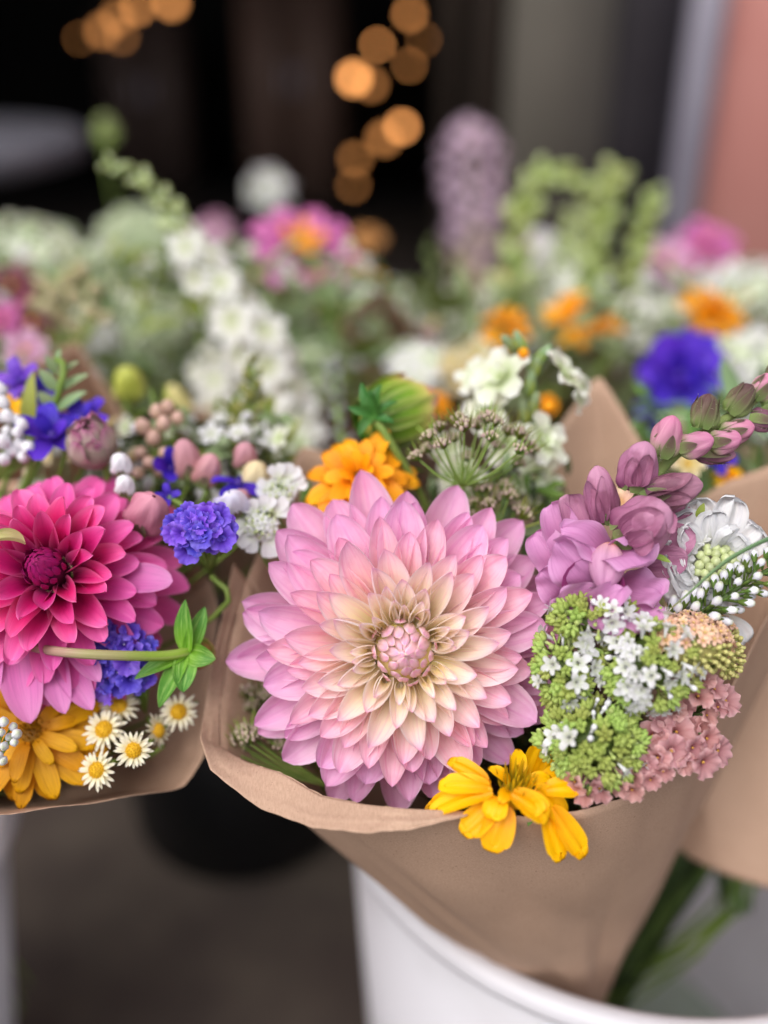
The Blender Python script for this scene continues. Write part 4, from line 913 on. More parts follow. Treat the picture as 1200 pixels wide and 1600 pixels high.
# green dahlia bud seen from behind, its stem lying across the picture
DS = 1.0
Mz = frame(P(292, 1022, .410), D(.45, -.1, -.85)); bz = thing('dahlia_bud', 'green dahlia bud with spread sepals on a stem lying across left bouquet', 'bud', Mz)
part('stem', MB().tube(catmull([P(10, 1000, .415), P(60, 1013, .400), P(110, 1020, .388), P(180, 1024, .390), P(250, 1025, .400), P(284, 1021, .405), P(294, 1016, .409)], 24), [S(7, .41), S(8.5, .405)], 10).mesh('stem', STEM_PURPLE), bz, Mz.inverted())
part('stem', MB().tube(catmull([P(10, 1000, .415), P(-40, 1040, .43), NECK2, NECK2+Vector((0, .02, -.25))], 12), S(8.5, .42), 8).mesh('stem', STEM_PURPLE), bz, Mz.inverted())
rb = S(30, .41)
part('core', MB().ball(rb*.85, 14, 10).mesh('core', plain('bud_core_red', '7a8a2c', 'a06040', 60)), bz, T(0, 0, rb*.85))
ring(bz, 9, .4*rb, .1*rb, 58, [pm(GD, 'bract', L=1.7*rb, W=.9*rb, p1=.55, p2=.45, base=.5, cup=-.5, bend=.9)], 'bract')
for (x1, y1, w, fc, bd, d1) in ((283, 940, 38, (-.4, .1, 1), -.3, .399), (322, 950, 32, (.4, .1, 1), -.4, .404), (205, 1052, 30, (-.1, .5, .9), -.5, .397), (236, 1104, 34, (-.3, -.1, 1), -.7, .396), (284, 1076, 42, (.1, -.2, 1), -.9, .396), (332, 1030, 40, (.5, 0, .9), -.4, .400)):
    fp(bz, P(292, 1020, .4065), P(x1, y1, d1), S(w, .425), SEPAL, fc, 'sepal', p1=.65, p2=.8, base=.25, cup=.6, bend=bd, ruffle=.05, ph=x1, crease=.06, nu=12, nv=14)
DS = .93
# feverfew daisies
FW = petal_mat('feverfew_ray', [(0, 'e6d896'), (.4, 'f2ebcf'), (1, 'f0ece0')], vein=('d8d2b8', .4), transl=.3, rough=.5)
FD = plain('feverfew_disc', 'e0b01c', 'c8940c', 900, .6, bump=.8)
def daisy(label, x, y, d, r, face):
    M = frame(P(x, y, d), D(*face), rnd.uniform(0, 1)); o = thing('feverfew_daisy', label, 'flower', M, 'cream feverfew daisies low in the left bouquet'); R = S(r*.92, d)
    ms = [pm(FW, 'ray', L=R*.68*s, W=R*.26, p1=.4, p2=.22, base=.6, cup=.4, bend=-.3, notch=.06, nu=5, nv=6) for s in (.9, 1, 1.1)]
    ring(o, 17, R*.36, 0, 4, ms, 'ray', jel=9); ring(o, 13, R*.3, R*.05, 24, ms[:1], 'ray', jel=8)
    part('disc', MB().lathe([(0, .34*R), (.2*R, .3*R), (.38*R, .15*R), (.44*R, 0), (.3*R, -.15*R)], 16).mesh('disc', FD), o)
    fl = MB().ball(R*.05, 6, 4, sz=1.2).mesh('disc_floret', FD)
    for q in fib(40, .25): part('disc_floret', fl, o, T(q.x*R*.42, q.y*R*.42, q.z*R*.34))
    stem(o, M @ Vector((0, 0, -R*.15)), D(-.1, -.1, -1), 'left', .0009)
daisy('cream feverfew daisy lowest, overhanging the left paper edge', 152, 1203, .434, 34, (-.2, .2, 1))
daisy('cream feverfew daisy with widest yellow eye facing the camera, right of centre', 209, 1172, .432, 33, (.1, .1, 1))
daisy('cream feverfew daisy directly above the lowest one', 163, 1140, .442, 36, (0, .4, .9))
daisy('feverfew daisy touching violet statice, upper end of the daisy spray', 186, 1104, .452, 34, (.1, .6, .7))
daisy('blurred feverfew daisy at right under the green bud sepals', 279, 1112, .455, 33, (.2, .2, 1))
daisy('feverfew daisy turned sideways between the two daisies at right', 246, 1142, .452, 30, (.9, .2, .4))
# white bud clusters at the left edge
def budcluster(name, label, pts, d, r, mats, bunch, stalk, cat='flower', face=(0, .5, 1), calyx=True, group=None, L=1.5):
    cx = sum(p[0] for p in pts)/len(pts); cy = sum(p[1] for p in pts)/len(pts)
    M = frame(P(cx, cy, d), D(0, 0, 1)); o = thing(name, label, cat, M, group); inv = M.inverted(); hub = P(*stalk, d+.012); tb_ = MB()
    me = []
    for s in (.9, 1.1):
        mb = MB(); R = S(r, d)*s
        mb.lathe([(0, R*L*1.3), (R*.55, R*L*1.15), (R*.95, R*L*.6), (R*.85, R*L*.15), (R*.3, -R*.3)], 9, 0, lobes=4, lob=.06)
        if calyx:
            for k in range(4): mb.petal(R*1.3, R*1.1, p1=.5, p2=.6, base=.6, cup=.9, bend=.1, nu=4, nv=5, mi=1, M=Rz(k*pi/2) @ T(0, R*.2, -R*.35) @ Rx(radians(55)))
        me.append(mb.mesh('bud', [mats, GNC]))
    for p in pts:
        w = P(p[0], p[1], d+rnd.uniform(-.006, .006)); nr = D((p[0]-cx)/80+face[0]+rnd.uniform(-.3, .3), (cy-p[1])/80+face[1]+rnd.uniform(-.3, .3), face[2])
        part('bud', rnd.choice(me), o, inv @ frame(w, nr, rnd.uniform(0, 6)) @ Sc(rnd.uniform(.85, 1.15)))
        tb_.tube(catmull([w, w-nr*.008, hub], 5), .0005, 4)
    part('stalks', tb_.mesh('stalk', STEM), o, inv)
    stem(o, hub, D(0, -1, -.2), bunch, .001)
    return o
budcluster('bud_cluster', 'crisp white buds at the left edge above the deep yellow flower', [(4, 1128), (20, 1136), (26, 1148), (14, 1152), (22, 1160), (2, 1145), (8, 1165), (0, 1180), (-8, 1135), (-6, 1160), (-12, 1175), (4, 1190)], .410, 8.5, LAVW, 'left', (-30, 1230), face=(.4, .3, 1))
budcluster('bud_cluster', 'white bud sprig at the left edge above the magenta dahlia', [(2, 612), (8, 632), (0, 655), (14, 655), (28, 660), (36, 668), (12, 678), (28, 680), (6, 694), (34, 696), (44, 702), (20, 708), (40, 716), (8, 722), (52, 712)], .475, 11, WHB, 'left', (-10, 760), face=(.2, .6, 1))
budcluster('bud_cluster', 'loose pale pink buds left of the small brown paper', [(228, 672), (246, 648), (262, 640), (240, 690), (222, 710), (256, 668), (236, 728), (258, 712), (278, 658), (218, 742), (250, 738)], .50, 12, plain('pale_pink_bud', 'c8a498', 'b89a80', 200, .6, var=.1), 'left', (235, 800))
budcluster('bud_cluster', 'beige buds on green stalks in the blurred upper left', [(108, 445), (130, 430), (90, 465), (122, 470), (70, 450), (140, 490), (100, 500), (150, 460), (80, 490), (60, 480), (165, 500), (120, 515)], .72, 12, plain('beige_bud', 'b8ac8c', '9a9468', 200, .6, var=.1), 'backleft', (110, 580))
# faded round bud, violets, pink buds and green tips round the magenta dahlia
FB = petal_mat('faded_petal', [(0, 'b9b394'), (.6, 'c4b4a8'), (1, 'a85a86')], edge=('9c4a7c', .6), vein=('dcd0c4', .4), transl=.2, rough=.6)
Mf = frame(P(143, 695, .472), D(.15, .45, .9)); fb = thing('round_bud', 'fading cream and mauve round bud above the magenta dahlia', 'bud', Mf); R_ = S(50, .472)
part('core', MB().ball(R_*.8, 14, 10).mesh('core', plain('faded_core', '8a7a70', rough=.8)), fb)
for (n, el, r0, z0, L, W) in ((7, 62, .5, -.75, 1.7, 1.1), (7, 74, .6, -.5, 1.55, 1.0), (6, 84, .5, -.1, 1.2, .8)):
    ring(fb, n, r0*R_, z0*R_, el, [pm(FB, 'petal', L=L*R_, W=W*R_, p1=.5, p2=.35, base=.5, cup=.7, bend=.9, ruffle=.12, ph=n+q, nu=10, nv=10) for q in range(2)])
stem(fb, Mf @ Vector((0, 0, -R_*.8)), D(0, -.9, -.3), 'left')
VI = petal_mat('violet_petal', [(0, '30188a'), (.5, '4a26b8'), (1, '5c38cc')], vein=('381c98', .4), transl=.2, rough=.55)
LV = petal_mat('lilac_petal', [(0, '6a3ab8'), (1, '8a5ad8')], vein=('5a2aa8', .4), transl=.25, rough=.5)
VHEART = plain('violet_heart', '38207c', '4a3090', 100, .6)
def petalflower(name, label, x, y, d, r, mat, face, n=6, n2=4, elev=28, bunch='left', cat='flower', W=.8, cen=None, group=None, **k):
    M = frame(P(x, y, d), D(*face), rnd.uniform(0, 2)); o = thing(name, label, cat, M, group); R = S(r, d)
    kw = dict(p1=.55, p2=.25, base=.35, cup=.5, bend=-.5, ruffle=.08, nu=8, nv=8); kw.update(k)
    if n: ring(o, n, R*.1, 0, elev, [pm(mat, L=R, W=R*W, ph=q, **kw) for q in range(2)])
    if n2: ring(o, n2, R*.06, R*.05, elev+30, [pm(mat, L=R*.65, W=R*W*.7, ph=q, **kw) for q in range(2)], az0=40)
    part('centre', MB().ball(R*.16, 8, 6, 0, T(0, 0, R*.06)).mesh('centre', cen or (VHEART if mat in (VI, LV) else YC)), o)
    stem(o, M @ Vector((0, 0, -R*.05)), D(0, -.9, -.4), bunch, .0012)
    return o
petalflower('larkspur_bloom', 'soft lilac bloom beside the yellow green leaf at far left', 32, 595, .50, 36, LV, (-.2, .3, 1), 5, 3)
petalflower('larkspur_bloom', 'dark violet bloom under the pale green leafy tip', 62, 610, .52, 30, VI, (.3, .1, 1), 5, 0)
petalflower('larkspur_bloom', 'violet petals left of the fading round bud', 82, 682, .478, 54, VI, (.2, .5, .8), 5, 3)
petalflower('larkspur_bloom', 'violet petals peeping over the fading round bud', 130, 655, .49, 42, VI, (0, .6, .7), 5, 2)
petalflower('larkspur_bloom', 'single dark violet bloom left of the two pink buds', 268, 732, .485, 36, VI, (.2, .2, 1), 4, 0, elev=60)
petalflower('larkspur_bloom', 'arched violet petals above the lilac white ball', 372, 757, .47, 42, VI, (.2, .8, .5), 4, 0, elev=5)
petalflower('larkspur_bloom', 'small dark violet bloom just above bright violet statice', 262, 775, .455, 20, VI, (0, .3, 1), 4, 0)
PKB = petal_mat('dusky_pink_bud', [(0, 'a86078'), (.5, 'c07890'), (1, 'd490a4')], vein=('dca0b4', .5), transl=.15, rough=.55, bump=.4)
PKB2 = petal_mat('soft_pink_bud', [(0, 'b07a78'), (1, 'cf98a4')], vein=('dcb0b4', .4), transl=.2, rough=.6)
def closedbud(label, x, y, d, L, W, dv, mat, smat=SNS, bunch='left', slen=.45, group=None):
    M = frame(P(x, y, d), D(0, 0, 1)); o = thing('flower_bud', label, 'bud', M, group)
    A = P(x, y, d)-D(*dv)*S(L*.5, d)
    place_y(o, bud_mesh(S(L*1.22, d), S(W*.92, d), [mat, smat], slen=slen), A, dv)
    stem(o, A, -D(*dv), bunch, .0011); return o
closedbud('plump dusky pink bud between magenta dahlia and violet statice', 228, 803, .446, 66, 66, (.4, .5, .7), PKB)
closedbud('soft pink bud, left of a pair under the small brown paper', 292, 722, .48, 50, 42, (-.1, .9, .4), PKB2)
closedbud('soft pink bud, right of a pair under the small brown paper', 322, 738, .478, 44, 40, (.4, .8, .4), PKB2)
closedbud('small reddish bud under the green snapdragon spike', 382, 715, .48, 36, 36, (.1, .8, .5), PKB2)
closedbud('cream rounded bud above the arched violet petals', 398, 748, .478, 42, 44, (.2, .8, .5), plain('cream_bud', 'c8b48c', 'd4c49c', 100, .6))
closedbud('rosy bud below the cream rounded bud', 376, 785, .468, 34, 34, (.1, .7, .6), PKB2)
closedbud('white rounded bud beside the top right of the magenta dahlia', 188, 727, .462, 30, 32, (.1, .8, .6), WHB)
closedbud('white rounded bud under the pale pink buds, by dahlia petals', 194, 760, .455, 28, 30, (.2, .8, .6), WHB)
closedbud('lilac white ball next to the lace flowers', 365, 788, .452, 40, 42, (-.1, .6, .8), plain('lilac_white', 'c9c6de', 'd8d6e6', 100, .5))
closedbud('lilac white bud leaning on the right of violet statice', 345, 790, .455, 26, 28, (.2, .6, .8), plain('lilac_white_dim', 'b4aed2', 'c0bcd8', 100, .5))
closedbud('yellow green rounded bud on the dark wrap edge', 200, 603, .60, 44, 46, (.1, .8, .5), plain('yellowgreen_bud', 'b8bc5c', 'a4aa44', 80, .5), LEAF_LIME, 'backleft')
closedbud('cream yellow bud over the small brown paper', 282, 638, .62, 52, 34, (-.3, .9, .3), plain('creamyellow_bud', 'c8bc80', 'b8b070', 80, .5), LEAF_LIME, 'backleft')
# pale green leafy tip
Ml = frame(P(88, 600, .49), D(.1, .9, .3)); lt = thing('leafy_tip', 'pale green leafy shoot in front of the dark brown wrap', 'shoot', Ml)
for (x0, y0, x1, y1, w) in ((88, 640, 60, 610, 22), (90, 640, 128, 606, 22), (88, 610, 62, 575, 20), (90, 612, 132, 578, 20), (88, 585, 72, 555, 16), (90, 588, 118, 560, 16), (88, 575, 90, 545, 14), (80, 650, 108, 690, 40), (84, 650, 60, 640, 34)):
    leaf(lt, P(x0, y0, .49), P(x1, y1, .485), S(w, .49), LEAF_SAGE)
stem(lt, P(88, 560, .49), D(0, -1, 0), 'left')
Ml = frame(P(42, 620, .49), D(0, .9, .3)); l2 = thing('leaf_blade', 'broad yellow green leaf standing beside the lilac bloom', 'leaf', Ml)
leaf(l2, P(44, 680, .49), P(42, 575, .487), S(26, .49), LEAF_LIME, face=(-.1, .2, 1)); stem(l2, P(44, 680, .49), D(0, -1, 0), 'left')
petalflower('yellow_bloom', 'small yellow flower half hidden at left edge among white buds', 14, 640, .495, 22, YL, (.2, .3, 1), 6, 0)
petalflower('yellow_bloom', 'tiny yellow petals between the white buds and violet petals', 52, 662, .492, 16, YL, (.2, .3, 1), 5, 0)
DS = 1.0
# green snapdragon spikes: buds shrinking to the tip
GSB = petal_mat('olive_bud', [(0, '5f6e30'), (.5, '7a8440'), (1, '8a8048')], vein=('9aa05a', .4), transl=.1, rough=.6)
PGB = petal_mat('pale_green_bud', [(0, '8aa04c'), (.5, 'b0c078'), (1, 'd0dba8')], vein=('c8d498', .4), transl=.25, rough=.5)
WBL = petal_mat('white_blossom', [(0, 'cdd4a8'), (.35, 'ecece4'), (1, 'f4f4f6')], vein=('dde0d0', .4), transl=.35, rough=.5)
def spike(name, label, path, d, mats, nb, s0, s1, bunch, nbl=0, rbl=30, bmat=None, cat='flower', smat=None, spread=1.0, face=(0, .2, 1)):
    w = [P(p[0], p[1], p[2] if len(p) > 2 else d) for p in path]; M = frame(w[0], D(0, 0, 1)); o = thing(name, label, cat, M); inv = M.inverted()
    c = catmull(w, 60); part('stem', MB().tube(c, [.0022, .0008], 7).mesh('stem', smat or STEM), o, inv)
    bm_ = [bud_mesh(1, .62, mats, slen=.6) for _ in range(2)]
    for i in range(nb):
        t = i/(nb-1); k = min(58, int((.0 if not nbl else .38)*60+t*(58 if not nbl else 36)))
        p = c[k]; ax = (c[k+1]-p).normalized(); x = ax.orthogonal().normalized(); a = i*2.39996; od = x*cos(a)+ax.cross(x)*sin(a)
        s = S(lerp(s0, s1, t), d)*rnd.uniform(.85, 1.15); y = (od*.9*spread+ax*.8).normalized(); z = FV*-1; z = (z-y*z.dot(y)).normalized()
        m = Matrix((y.cross(z), y, z)).transposed().to_4x4() @ Sc(s); m.translation = p+od*.0015
        part('bud', bm_[i % 2], o, inv @ m)
    if nbl:
        R = S(rbl, d)
        bl = [star_mesh('blossom', 6, R*s, R*.85*s, [bmat, BEAD], elev=24, r0=R*.08, p1=.55, p2=.25, cup=.5, bend=-.7, ruffle=.14, centre=R*.14, nu=8, nv=8, ph=q) for q, s in ((0, 1), (2, .85))]
        for i in range(nbl):
            t = i/max(1, nbl-1); k = int(t*33); p = c[k]; ax = (c[k+1]-p).normalized(); x = ax.orthogonal().normalized(); a = i*2.39996; od = x*cos(a)+ax.cross(x)*sin(a)
            od = (od+(-FV)*.35).normalized(); sc_ = lerp(1.1, .6, t)
            part('blossom', bl[i % 2], o, inv @ frame(p+od*R*.75*sc_, od+(-FV)*.2+UV*.2, rnd.uniform(0, 6)) @ Sc(sc_))
    stem(o, w[0], -(c[1]-c[0]).normalized(), bunch, .0022, smat)
    return o
spike('snapdragon_spike', 'olive green closed snapdragon spike in front of the white arch', [(372, 735), (382, 690), (392, 640), (396, 600), (392, 560)], .50, [GSB, SNS], 22, 44, 15, 'left', spread=.8)
spike('delphinium_spike', 'tall white delphinium spike with green bud tip bent over to the left', [(445, 690, .66), (428, 610, .65), (395, 530, .64), (345, 455, .635), (300, 395, .63), (276, 345, .625), (245, 302, .62), (205, 268, .615), (158, 252, .61)], .62, [PGB, WHG], 24, 38, 16, 'backleft', 22, 48, WBL)
spike('delphinium_spike', 'short white delphinium spray left of the tall leaning white spike', [(380, 690, .70), (350, 630, .70), (325, 575, .70), (312, 530, .70), (318, 490, .70)], .66, [WBL, LEAF_SAGE], 6, 22, 12, 'backleft', 11, 44, WBL)
spike('delphinium_spike', 'blurred white spike left of the tall mauve plume', [(700, 640, 1.0), (690, 540, 1.0), (680, 450, 1.0), (672, 380, 1.0)], 1.0, [PGB, LEAF_SAGE], 8, 20, 10, 'backright', 20, 58, WBL)
spike('snapdragon_spike', 'pale green snapdragon spike curling to the right beside the plume', [(800, 470, .88), (805, 400, .88), (815, 330, .88), (840, 280, .88), (880, 270, .88), (918, 296, .88)], .88, [PGB, LEAF_LIME], 26, 44, 22, 'backright')
spike('snapdragon_spike', 'green snapdragon spike with a rounded top in the middle right', [(925, 480, .9), (925, 420, .9), (935, 350, .9), (950, 300, .9), (962, 265, .9)], .9, [PGB, LEAF_LIME], 20, 40, 34, 'backright')
spike('snapdragon_spike', 'slim green snapdragon spike near the pink wall', [(985, 500, .92), (990, 440, .92), (1000, 380, .92), (1012, 330, .92), (1022, 305, .92)], .92, [PGB, LEAF_LIME], 22, 36, 22, 'backright')
spike('snapdragon_spike', 'greenish white snapdragon spike between the curling and rounded ones', [(880, 520, .93), (885, 450, .93), (895, 390, .93), (905, 350, .93)], .93, [PGB, WBL], 16, 44, 34, 'backright', 8, 36, WHG)
spike('lavender_spike', 'small grey lilac spike left of the green dahlia bud', [(545, 740, .56), (530, 660, .56), (522, 600, .56), (518, 568, .56)], .56, [plain('grey_lilac_bud', '9a94a4', '7a8070', 100, .6), LEAF_SAGE], 24, 20, 14, 'left')
# tall mauve plume
PLM = plain('plume_mauve', 'ead4e6', 'dcc4dc', 60, .8, transl=.45, var=.1); PLB = plain('plume_beige', 'd8cab8', 'c8bca4', 60, .8, transl=.45)
Mp = frame(P(735, 470, 1.25), D(0, 1, 0)); pl = thing('plume', 'tall blurred mauve plume standing before the dark doorway', 'flower', Mp)
fl1 = [star_mesh('floret', 6, .016, .006, [m, m], elev=40, p1=.5, p2=.5, bend=.3) for m in (PLM, PLB)]
cp = catmull([P(735, 520, 1.25), P(738, 360, 1.25), P(736, 195, 1.25)], 40)
part('stem', MB().tube(cp, .003, 6).mesh('stem', PLB), pl, Mp.inverted())
for i in range(120):
    t = i/120; p = cp[int(t*39)]; a = i*2.39996; w = S(lerp(14, 44, min(1, t*1.5))*(1 if t < .85 else sqrt(max(.05, (1-t)/.15))), 1.25)*sqrt(rnd.uniform(.2, 1))
    o = RV*cos(a)+FV*sin(a); part('floret', fl1[0 if t > .45+rnd.uniform(-.15, .15) else 1], pl, Mp.inverted() @ frame(p+o*w, o+UV*.8, a))
stem(pl, cp[0], D(0, -1, 0), 'backright', .003, PLB)
# ---------------------------------------------------------------- background blooms
PKZ = petal_mat('bg_pink_petal', [(0, 'b04a90'), (1, 'd67cb8')], vein=('c060a0', .4), transl=.25)
PKL = petal_mat('bg_soft_pink_petal', [(0, 'c890b0'), (1, 'd8b0cc')], transl=.25)
WN = petal_mat('maroon_petal', [(0, '7a3a50'), (1, '96566c')], vein=('a87084', .4), transl=.15)
GR = petal_mat('greenish_white_petal', [(0, 'a8bc88'), (1, 'dce4d0')], transl=.3)
CRM = petal_mat('cream_petal', [(0, 'd8c070'), (1, 'e8dcc0')], transl=.3)
z = petalflower('zinnia', 'pink flower with orange heart in front of the dark doorway', 470, 388, .80, 80, PKZ, (.15, .45, .8), 9, 5, 12, 'backleft', W=.62)
ring(z, 5, .004, .004, 50, [pm(OR, 'inner_petal', L=.020, W=.012, p1=.5, p2=.3, cup=.5, bend=-.4)], 'inner_petal')
def phlox(label, x, y, d, w, h, n, mats, bunch, face=(0, .6, .8), fs=22, cat='flower', name='phlox_head'):
    a, b = S(w/2, d), S(h/2, d); M = frame(P(x, y, d), D(*face)); o = thing(name, label, cat, M); R = S(fs, d)
    fl = [star_mesh('blossom', 5, R, R*.9, [m, BEAD], elev=16, r0=R*.1, p1=.6, p2=.22, base=.3, cup=.3, bend=-.5, centre=R*.14, ruffle=.1, ph=q, nu=6, nv=6) for q, m in enumerate(mats)]
    part('core', MB().ball(1, 10, 6, 0, None, a*.75, b*.75, b*.5).mesh('core', STEM), o)
    dome(o, n, a, b, min(a, b)*.7, [('blossom', fl, 1)], zmin=-.1, jit=.12, jn=.35)
    stem(o, M @ Vector((0, 0, -b*.4)), D(0, -.9, -.3), bunch, .0018)
phlox('big white phlox head above the violet bloom at right', 1015, 520, .84, 150, 130, 24, [WH, WHG], 'backright')
phlox('white phlox head at right edge behind the snapdragon tip', 1185, 572, .70, 130, 120, 22, [WH, WHG], 'behind')
phlox('white phlox head at the right edge under the pink wall', 1165, 458, 1.0, 150, 90, 20, [WH, WHG], 'backright')
phlox('lilac white head between the curling green spike and the greenish one', 852, 410, 1.0, 90, 90, 16, [WH, PKL], 'backright')
phlox('greenish white head left of the right orange blooms', 850, 480, .95, 110, 90, 18, [GR, WHG], 'backright')
phlox('white stock bloom right of the green dahlia bud', 660, 585, .70, 90, 110, 18, [WH, WHG], 'backright')
phlox('cream yellow bloom behind the white larkspur', 735, 575, .66, 80, 90, 14, [CRM, WHG], 'backright')
phlox('pale green lacy head at the far left above the maroon flowers', 40, 400, .85, 150, 130, 24, [GR, WHG], 'backleft')
phlox('white green lacy head behind the beige buds', 160, 440, .95, 110, 110, 18, [GR, WHG], 'backleft')
phlox('small white head above the dark brown wrap', 154, 527, .72, 56, 50, 10, [WH], 'backleft', fs=16)
phlox('white head behind the pink flower against the dark doorway', 418, 300, 1.2, 56, 76, 7, [WH], 'backleft')
phlox('grey green lacy head left of the tall white spike', 235, 510, .74, 100, 100, 16, [GR, WHG], 'backleft')
phlox('white green head between the pink flower and the white spike', 545, 480, .92, 140, 120, 20, [GR, WHG], 'backright')
phlox('pale green head behind the grey lilac spike', 490, 585, .76, 100, 130, 18, [GR, GR], 'backleft')
phlox('cream head below the white arch beside the orange flower', 435, 690, .60, 90, 60, 12, [CRM, WHG], 'backleft')
phlox('white cluster behind the snapdragon tip at the right edge', 1190, 660, .56, 60, 60, 10, [WH], 'behind', fs=14)
phlox('dim white head in shade left of the white spike tip', 225, 372, 1.15, 120, 90, 14, [GR], 'backleft')
phlox('tiny pale pink head behind the white spike blossoms', 338, 370, .95, 60, 70, 10, [PKL], 'backleft', fs=16)
V = [('golden marigold behind the white larkspur at left of three', 790, 512, .72, 38, OR, (-.2, .4, .9), 'backright'), ('large golden marigold in the middle of the right background', 910, 498, .75, 58, OR, (0, .6, .8), 'backright'),
     ('golden marigold beside the right white phlox heads', 1112, 488, .77, 48, OR, (.1, .5, .9), 'backright'), ('orange bloom behind the pink flower in the middle', 560, 450, .95, 50, OR, (.1, .5, .8), 'backright'),
     ('peach orange bloom at the doorway foot', 575, 372, 1.15, 26, plain('peach_orange', 'c08a50', 'd0a070', 30, .6, transl=.2), (0, .5, .8), 'backright'),
     ('small orange flower next to the green dahlia bud', 683, 630, .60, 22, OR, (.2, .4, .9), 'backright'), ('orange flower peeping out under the snapdragon buds', 1140, 745, .50, 24, YL, (0, .4, .9), 'behind'),
     ('orange flower behind the right side of white larkspur', 858, 632, .54, 18, OR, (.2, .3, 1), 'behind')]
for (lab, x, y, d, r, m, fc, bn) in V:
    o = petalflower('marigold', lab, x, y, d, r, m, fc, 10, 7, 8, bn, W=.5); R = S(r, d)
    ring(o, 5, R*.05, R*.08, 62, [pm(m, L=R*.5, W=R*.35, p1=.5, p2=.3, cup=.6)], az0=15)
o = petalflower('delphinium_bloom', 'large blurred violet bloom in the right background', 1062, 590, .66, 62, VI, (-.1, .3, 1), 7, 8, 30, 'behind', W=1.0, cen=VHEART, ruffle=.2, p2=.35)
petalflower('delphinium_bloom', 'violet bloom just below the large violet one', 1040, 640, .67, 42, VI, (-.2, .1, 1), 5, 3, 22, 'behind', W=1.0, cen=VHEART, ruffle=.2, p2=.35)
petalflower('delphinium_bloom', 'upper violet bloom touching the golden marigold', 1090, 548, .67, 40, VI, (.3, .5, .8), 5, 3, 22, 'behind', W=1.0, cen=VHEART, ruffle=.2, p2=.35)
petalflower('larkspur_bloom', 'violet bloom under the snapdragon buds at the right', 1120, 712, .50, 30, VI, (0, .2, 1), 5, 2, 20, 'behind')
petalflower('pink_bloom', 'vivid pink bloom against the pink wall', 1105, 385, 1.1, 46, PKZ, (0, .5, .8), 7, 4, 20, 'backright')
petalflower('pink_bloom', 'soft pink bloom left of the vivid pink one', 1040, 410, 1.05, 46, PKL, (0, .5, .8), 7, 4, 20, 'backright')
petalflower('pink_bloom', 'dusky pink bloom behind the green dahlia bud', 655, 540, .85, 30, PKZ, (0, .4, .9), 6, 3, 20, 'backright')
petalflower('pink_bloom', 'maroon bloom at the left edge, upper of two', 20, 448, .75, 46, WN, (0, .4, .9), 7, 5, 24, 'backleft')
petalflower('pink_bloom', 'maroon bloom at the left edge, lower of two', 50, 505, .74, 44, WN, (.2, .3, .9), 7, 5, 24, 'backleft')
petalflower('pink_bloom', 'rosy bloom at the left edge beside the maroon ones', 4, 500, .70, 30, PKZ, (.2, .3, .9), 6, 4, 24, 'backleft')
petalflower('pink_bloom', 'soft mauve bloom over the lilac bloom at far left', 40, 548, .62, 34, PKL, (.2, .3, .9), 6, 3, 24, 'backleft')
petalflower('pink_bloom', 'small peach bloom behind the mauve snapdragon', 970, 785, .46, 22, PE, (0, .4, .9), 6, 3, 24, 'main')
petalflower('pink_bloom', 'yellow centred cream flower behind snapdragon buds', 1075, 725, .47, 24, CRM, (0, .5, .9), 7, 0, 12, 'main', cen=FD)
closedbud('pale green ball added in place of an out-of-focus highlight high before the doorway', 165, 206, 1.3, 34, 36, (0, 1, .2), plain('highlight_green', '7f8a58', '6f7a48', 40, .6), LEAF_LIME, 'backleft')  # added bud shape standing in for a blurred green highlight disc
# ---------------------------------------------------------------- leaves filling the bunches (nobody could count them)
def filler(name, label, n, pick, size, mats, seed, stems=0, bunch=None):
    r = random.Random(seed); mb = MB()
    for k in range(n):
        p = pick(r); s = r.uniform(*size); nr = Vector((r.uniform(-1, 1), r.uniform(-1, 1), r.uniform(.1, 1.2)))
        mb.petal(s, s*r.uniform(.2, .4), p1=.55, p2=.8, base=.15, cup=.4, bend=r.uniform(-.8, .3), crease=.04, nu=4, nv=6, mi=r.randrange(len(mats)), M=frame(p, nr, r.uniform(0, 6.3), Vector((.2, 1, .3))))
    if bunch:
        nk = NECKS[bunch][0]
        for k in range(stems):
            p = pick(r); mb.tube(catmull([p, p.lerp(nk, .5)+Vector((0, 0, -.01)), nk+Vector((r.uniform(-.01, .01), r.uniform(-.01, .01), 0))], 6), r.uniform(.0006, .0014), 4, r.randrange(len(mats)))
    return top(name, mb.mesh(name, mats), label, 'foliage', None, 'stuff')
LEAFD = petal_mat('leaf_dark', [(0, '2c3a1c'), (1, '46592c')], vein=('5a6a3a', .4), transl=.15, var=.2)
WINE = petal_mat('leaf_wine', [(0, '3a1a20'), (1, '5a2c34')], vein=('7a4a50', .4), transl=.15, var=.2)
def in_cone(top_, nk, lo, hi, sh=.9):
    c = sum(top_, Vector())/len(top_)
    def f(r):
        q = top_[r.randrange(len(top_))]; p = c.lerp(q, sqrt(r.uniform(0, 1))*sh); return nk.lerp(p, r.uniform(lo, hi))
    return f
def below(pick, px):                                # keep leaves under the flower tops
    return pick
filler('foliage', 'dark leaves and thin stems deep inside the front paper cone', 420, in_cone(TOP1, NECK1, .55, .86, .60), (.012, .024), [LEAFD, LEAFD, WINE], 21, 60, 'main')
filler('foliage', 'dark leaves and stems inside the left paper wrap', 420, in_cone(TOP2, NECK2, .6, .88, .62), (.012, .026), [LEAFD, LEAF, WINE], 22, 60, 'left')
def slab(x0, x1, y0, y1, d0, d1):
    return lambda r: P(r.uniform(x0, x1), r.uniform(y0, y1), r.uniform(d0, d1))
filler('foliage', 'mixed green leaves between the blurred blooms at the back left', 620, slab(-120, 560, 400, 620, .70, 1.08), (.02, .045), [LEAF_SAGE, LEAF_SAGE, LEAF, LEAF_SAGE, LEAF_LIME], 23, 90, 'backleft')
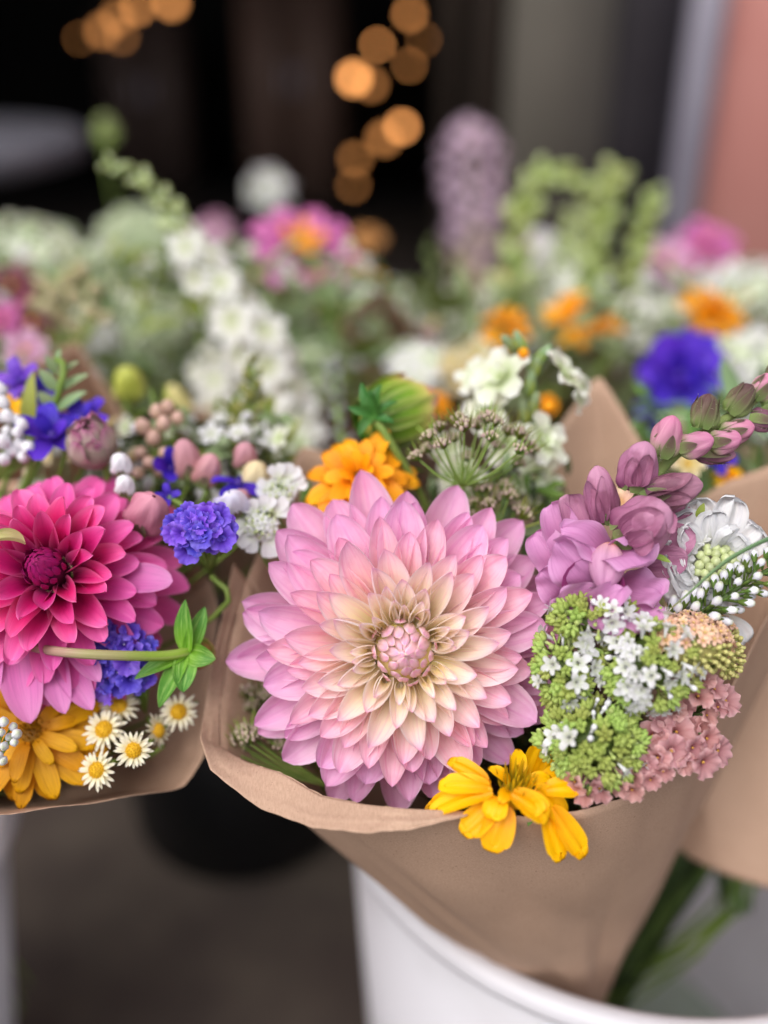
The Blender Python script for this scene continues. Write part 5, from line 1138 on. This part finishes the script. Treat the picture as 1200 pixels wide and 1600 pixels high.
filler('foliage', 'mixed green leaves between the blurred blooms at the back right', 620, slab(520, 1300, 440, 660, .70, 1.08), (.02, .045), [LEAF_SAGE, LEAF_SAGE, LEAF, LEAF_SAGE], 24, 90, 'backright')
filler('foliage', 'small green leaves and stalks above the magenta dahlia', 240, slab(205, 440, 650, 800, .48, .54), (.010, .024), [LEAF, LEAF_LIME, LEAF_SAGE, LEAFD], 25, 50, 'left')
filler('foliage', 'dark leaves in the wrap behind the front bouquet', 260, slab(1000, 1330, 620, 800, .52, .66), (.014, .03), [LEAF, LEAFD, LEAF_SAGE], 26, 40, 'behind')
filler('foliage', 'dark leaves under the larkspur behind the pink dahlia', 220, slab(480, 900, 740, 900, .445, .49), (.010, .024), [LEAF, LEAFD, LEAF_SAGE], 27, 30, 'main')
def tinyblooms(label, n, pick, seed, bunch):
    r = random.Random(seed); mb = MB()
    for k in range(n):
        p = pick(r); m = r.choice((0, 0, 0, 1, 2, 3)); nr = Vector((r.uniform(-.6, .6), r.uniform(-1, .2), r.uniform(.2, 1))); M = frame(p, nr, r.uniform(0, 6), Vector((.2, .3, 1)))
        if r.random() < .55:
            for q in range(5): mb.petal(.0062, .0055, p1=.6, p2=.25, base=.3, cup=.4, bend=-.5, nu=4, nv=4, mi=m, M=M @ Rz(q*1.2566) @ T(0, .0006, 0) @ Rx(.4))
        else:
            mb.ball(r.uniform(.0018, .0042), 6, 5, m, M, sz=1.4)
        mb.tube([p-Vector((r.uniform(-.02, .02), 0, .05)), p], .0006, 3, 3)
    top('filler_blossom', mb.mesh('filler_blossom', [WH, CRM, WHG, LEAF_SAGE]), label, 'filler blossom', None, 'stuff')
tinyblooms('tiny white, cream and green filler blossoms among the back left blooms', 330, slab(-60, 600, 380, 600, .72, 1.0), 41, 'backleft')
tinyblooms('tiny white, cream and green filler blossoms among the back right blooms', 290, slab(520, 1260, 430, 620, .76, 1.0), 42, 'backright')
tinyblooms('tiny pale filler buds above the magenta dahlia', 120, slab(30, 460, 650, 780, .47, .53), 43, 'left')
tb_ = MB(); r_ = random.Random(5)
for k in range(34):
    a = P(1075+r_.uniform(-45, 60), 1330, .60+r_.uniform(-.03, .03)); b = P(900+r_.uniform(-60, 70), 1590, .68+r_.uniform(-.03, .03))
    tb_.tube(catmull([a, a.lerp(b, .5)+Vector((r_.uniform(-.006, .006), 0, r_.uniform(-.006, .006))), b], 6), r_.uniform(.0010, .0021), 6, k % 3)
top('cut_stems', tb_.mesh('cut_stems', [STEM_DARK, STEM_DARK, LEAFD]), 'bundle of green cut stems leaning inside the white bucket', 'stems', None, 'stuff')
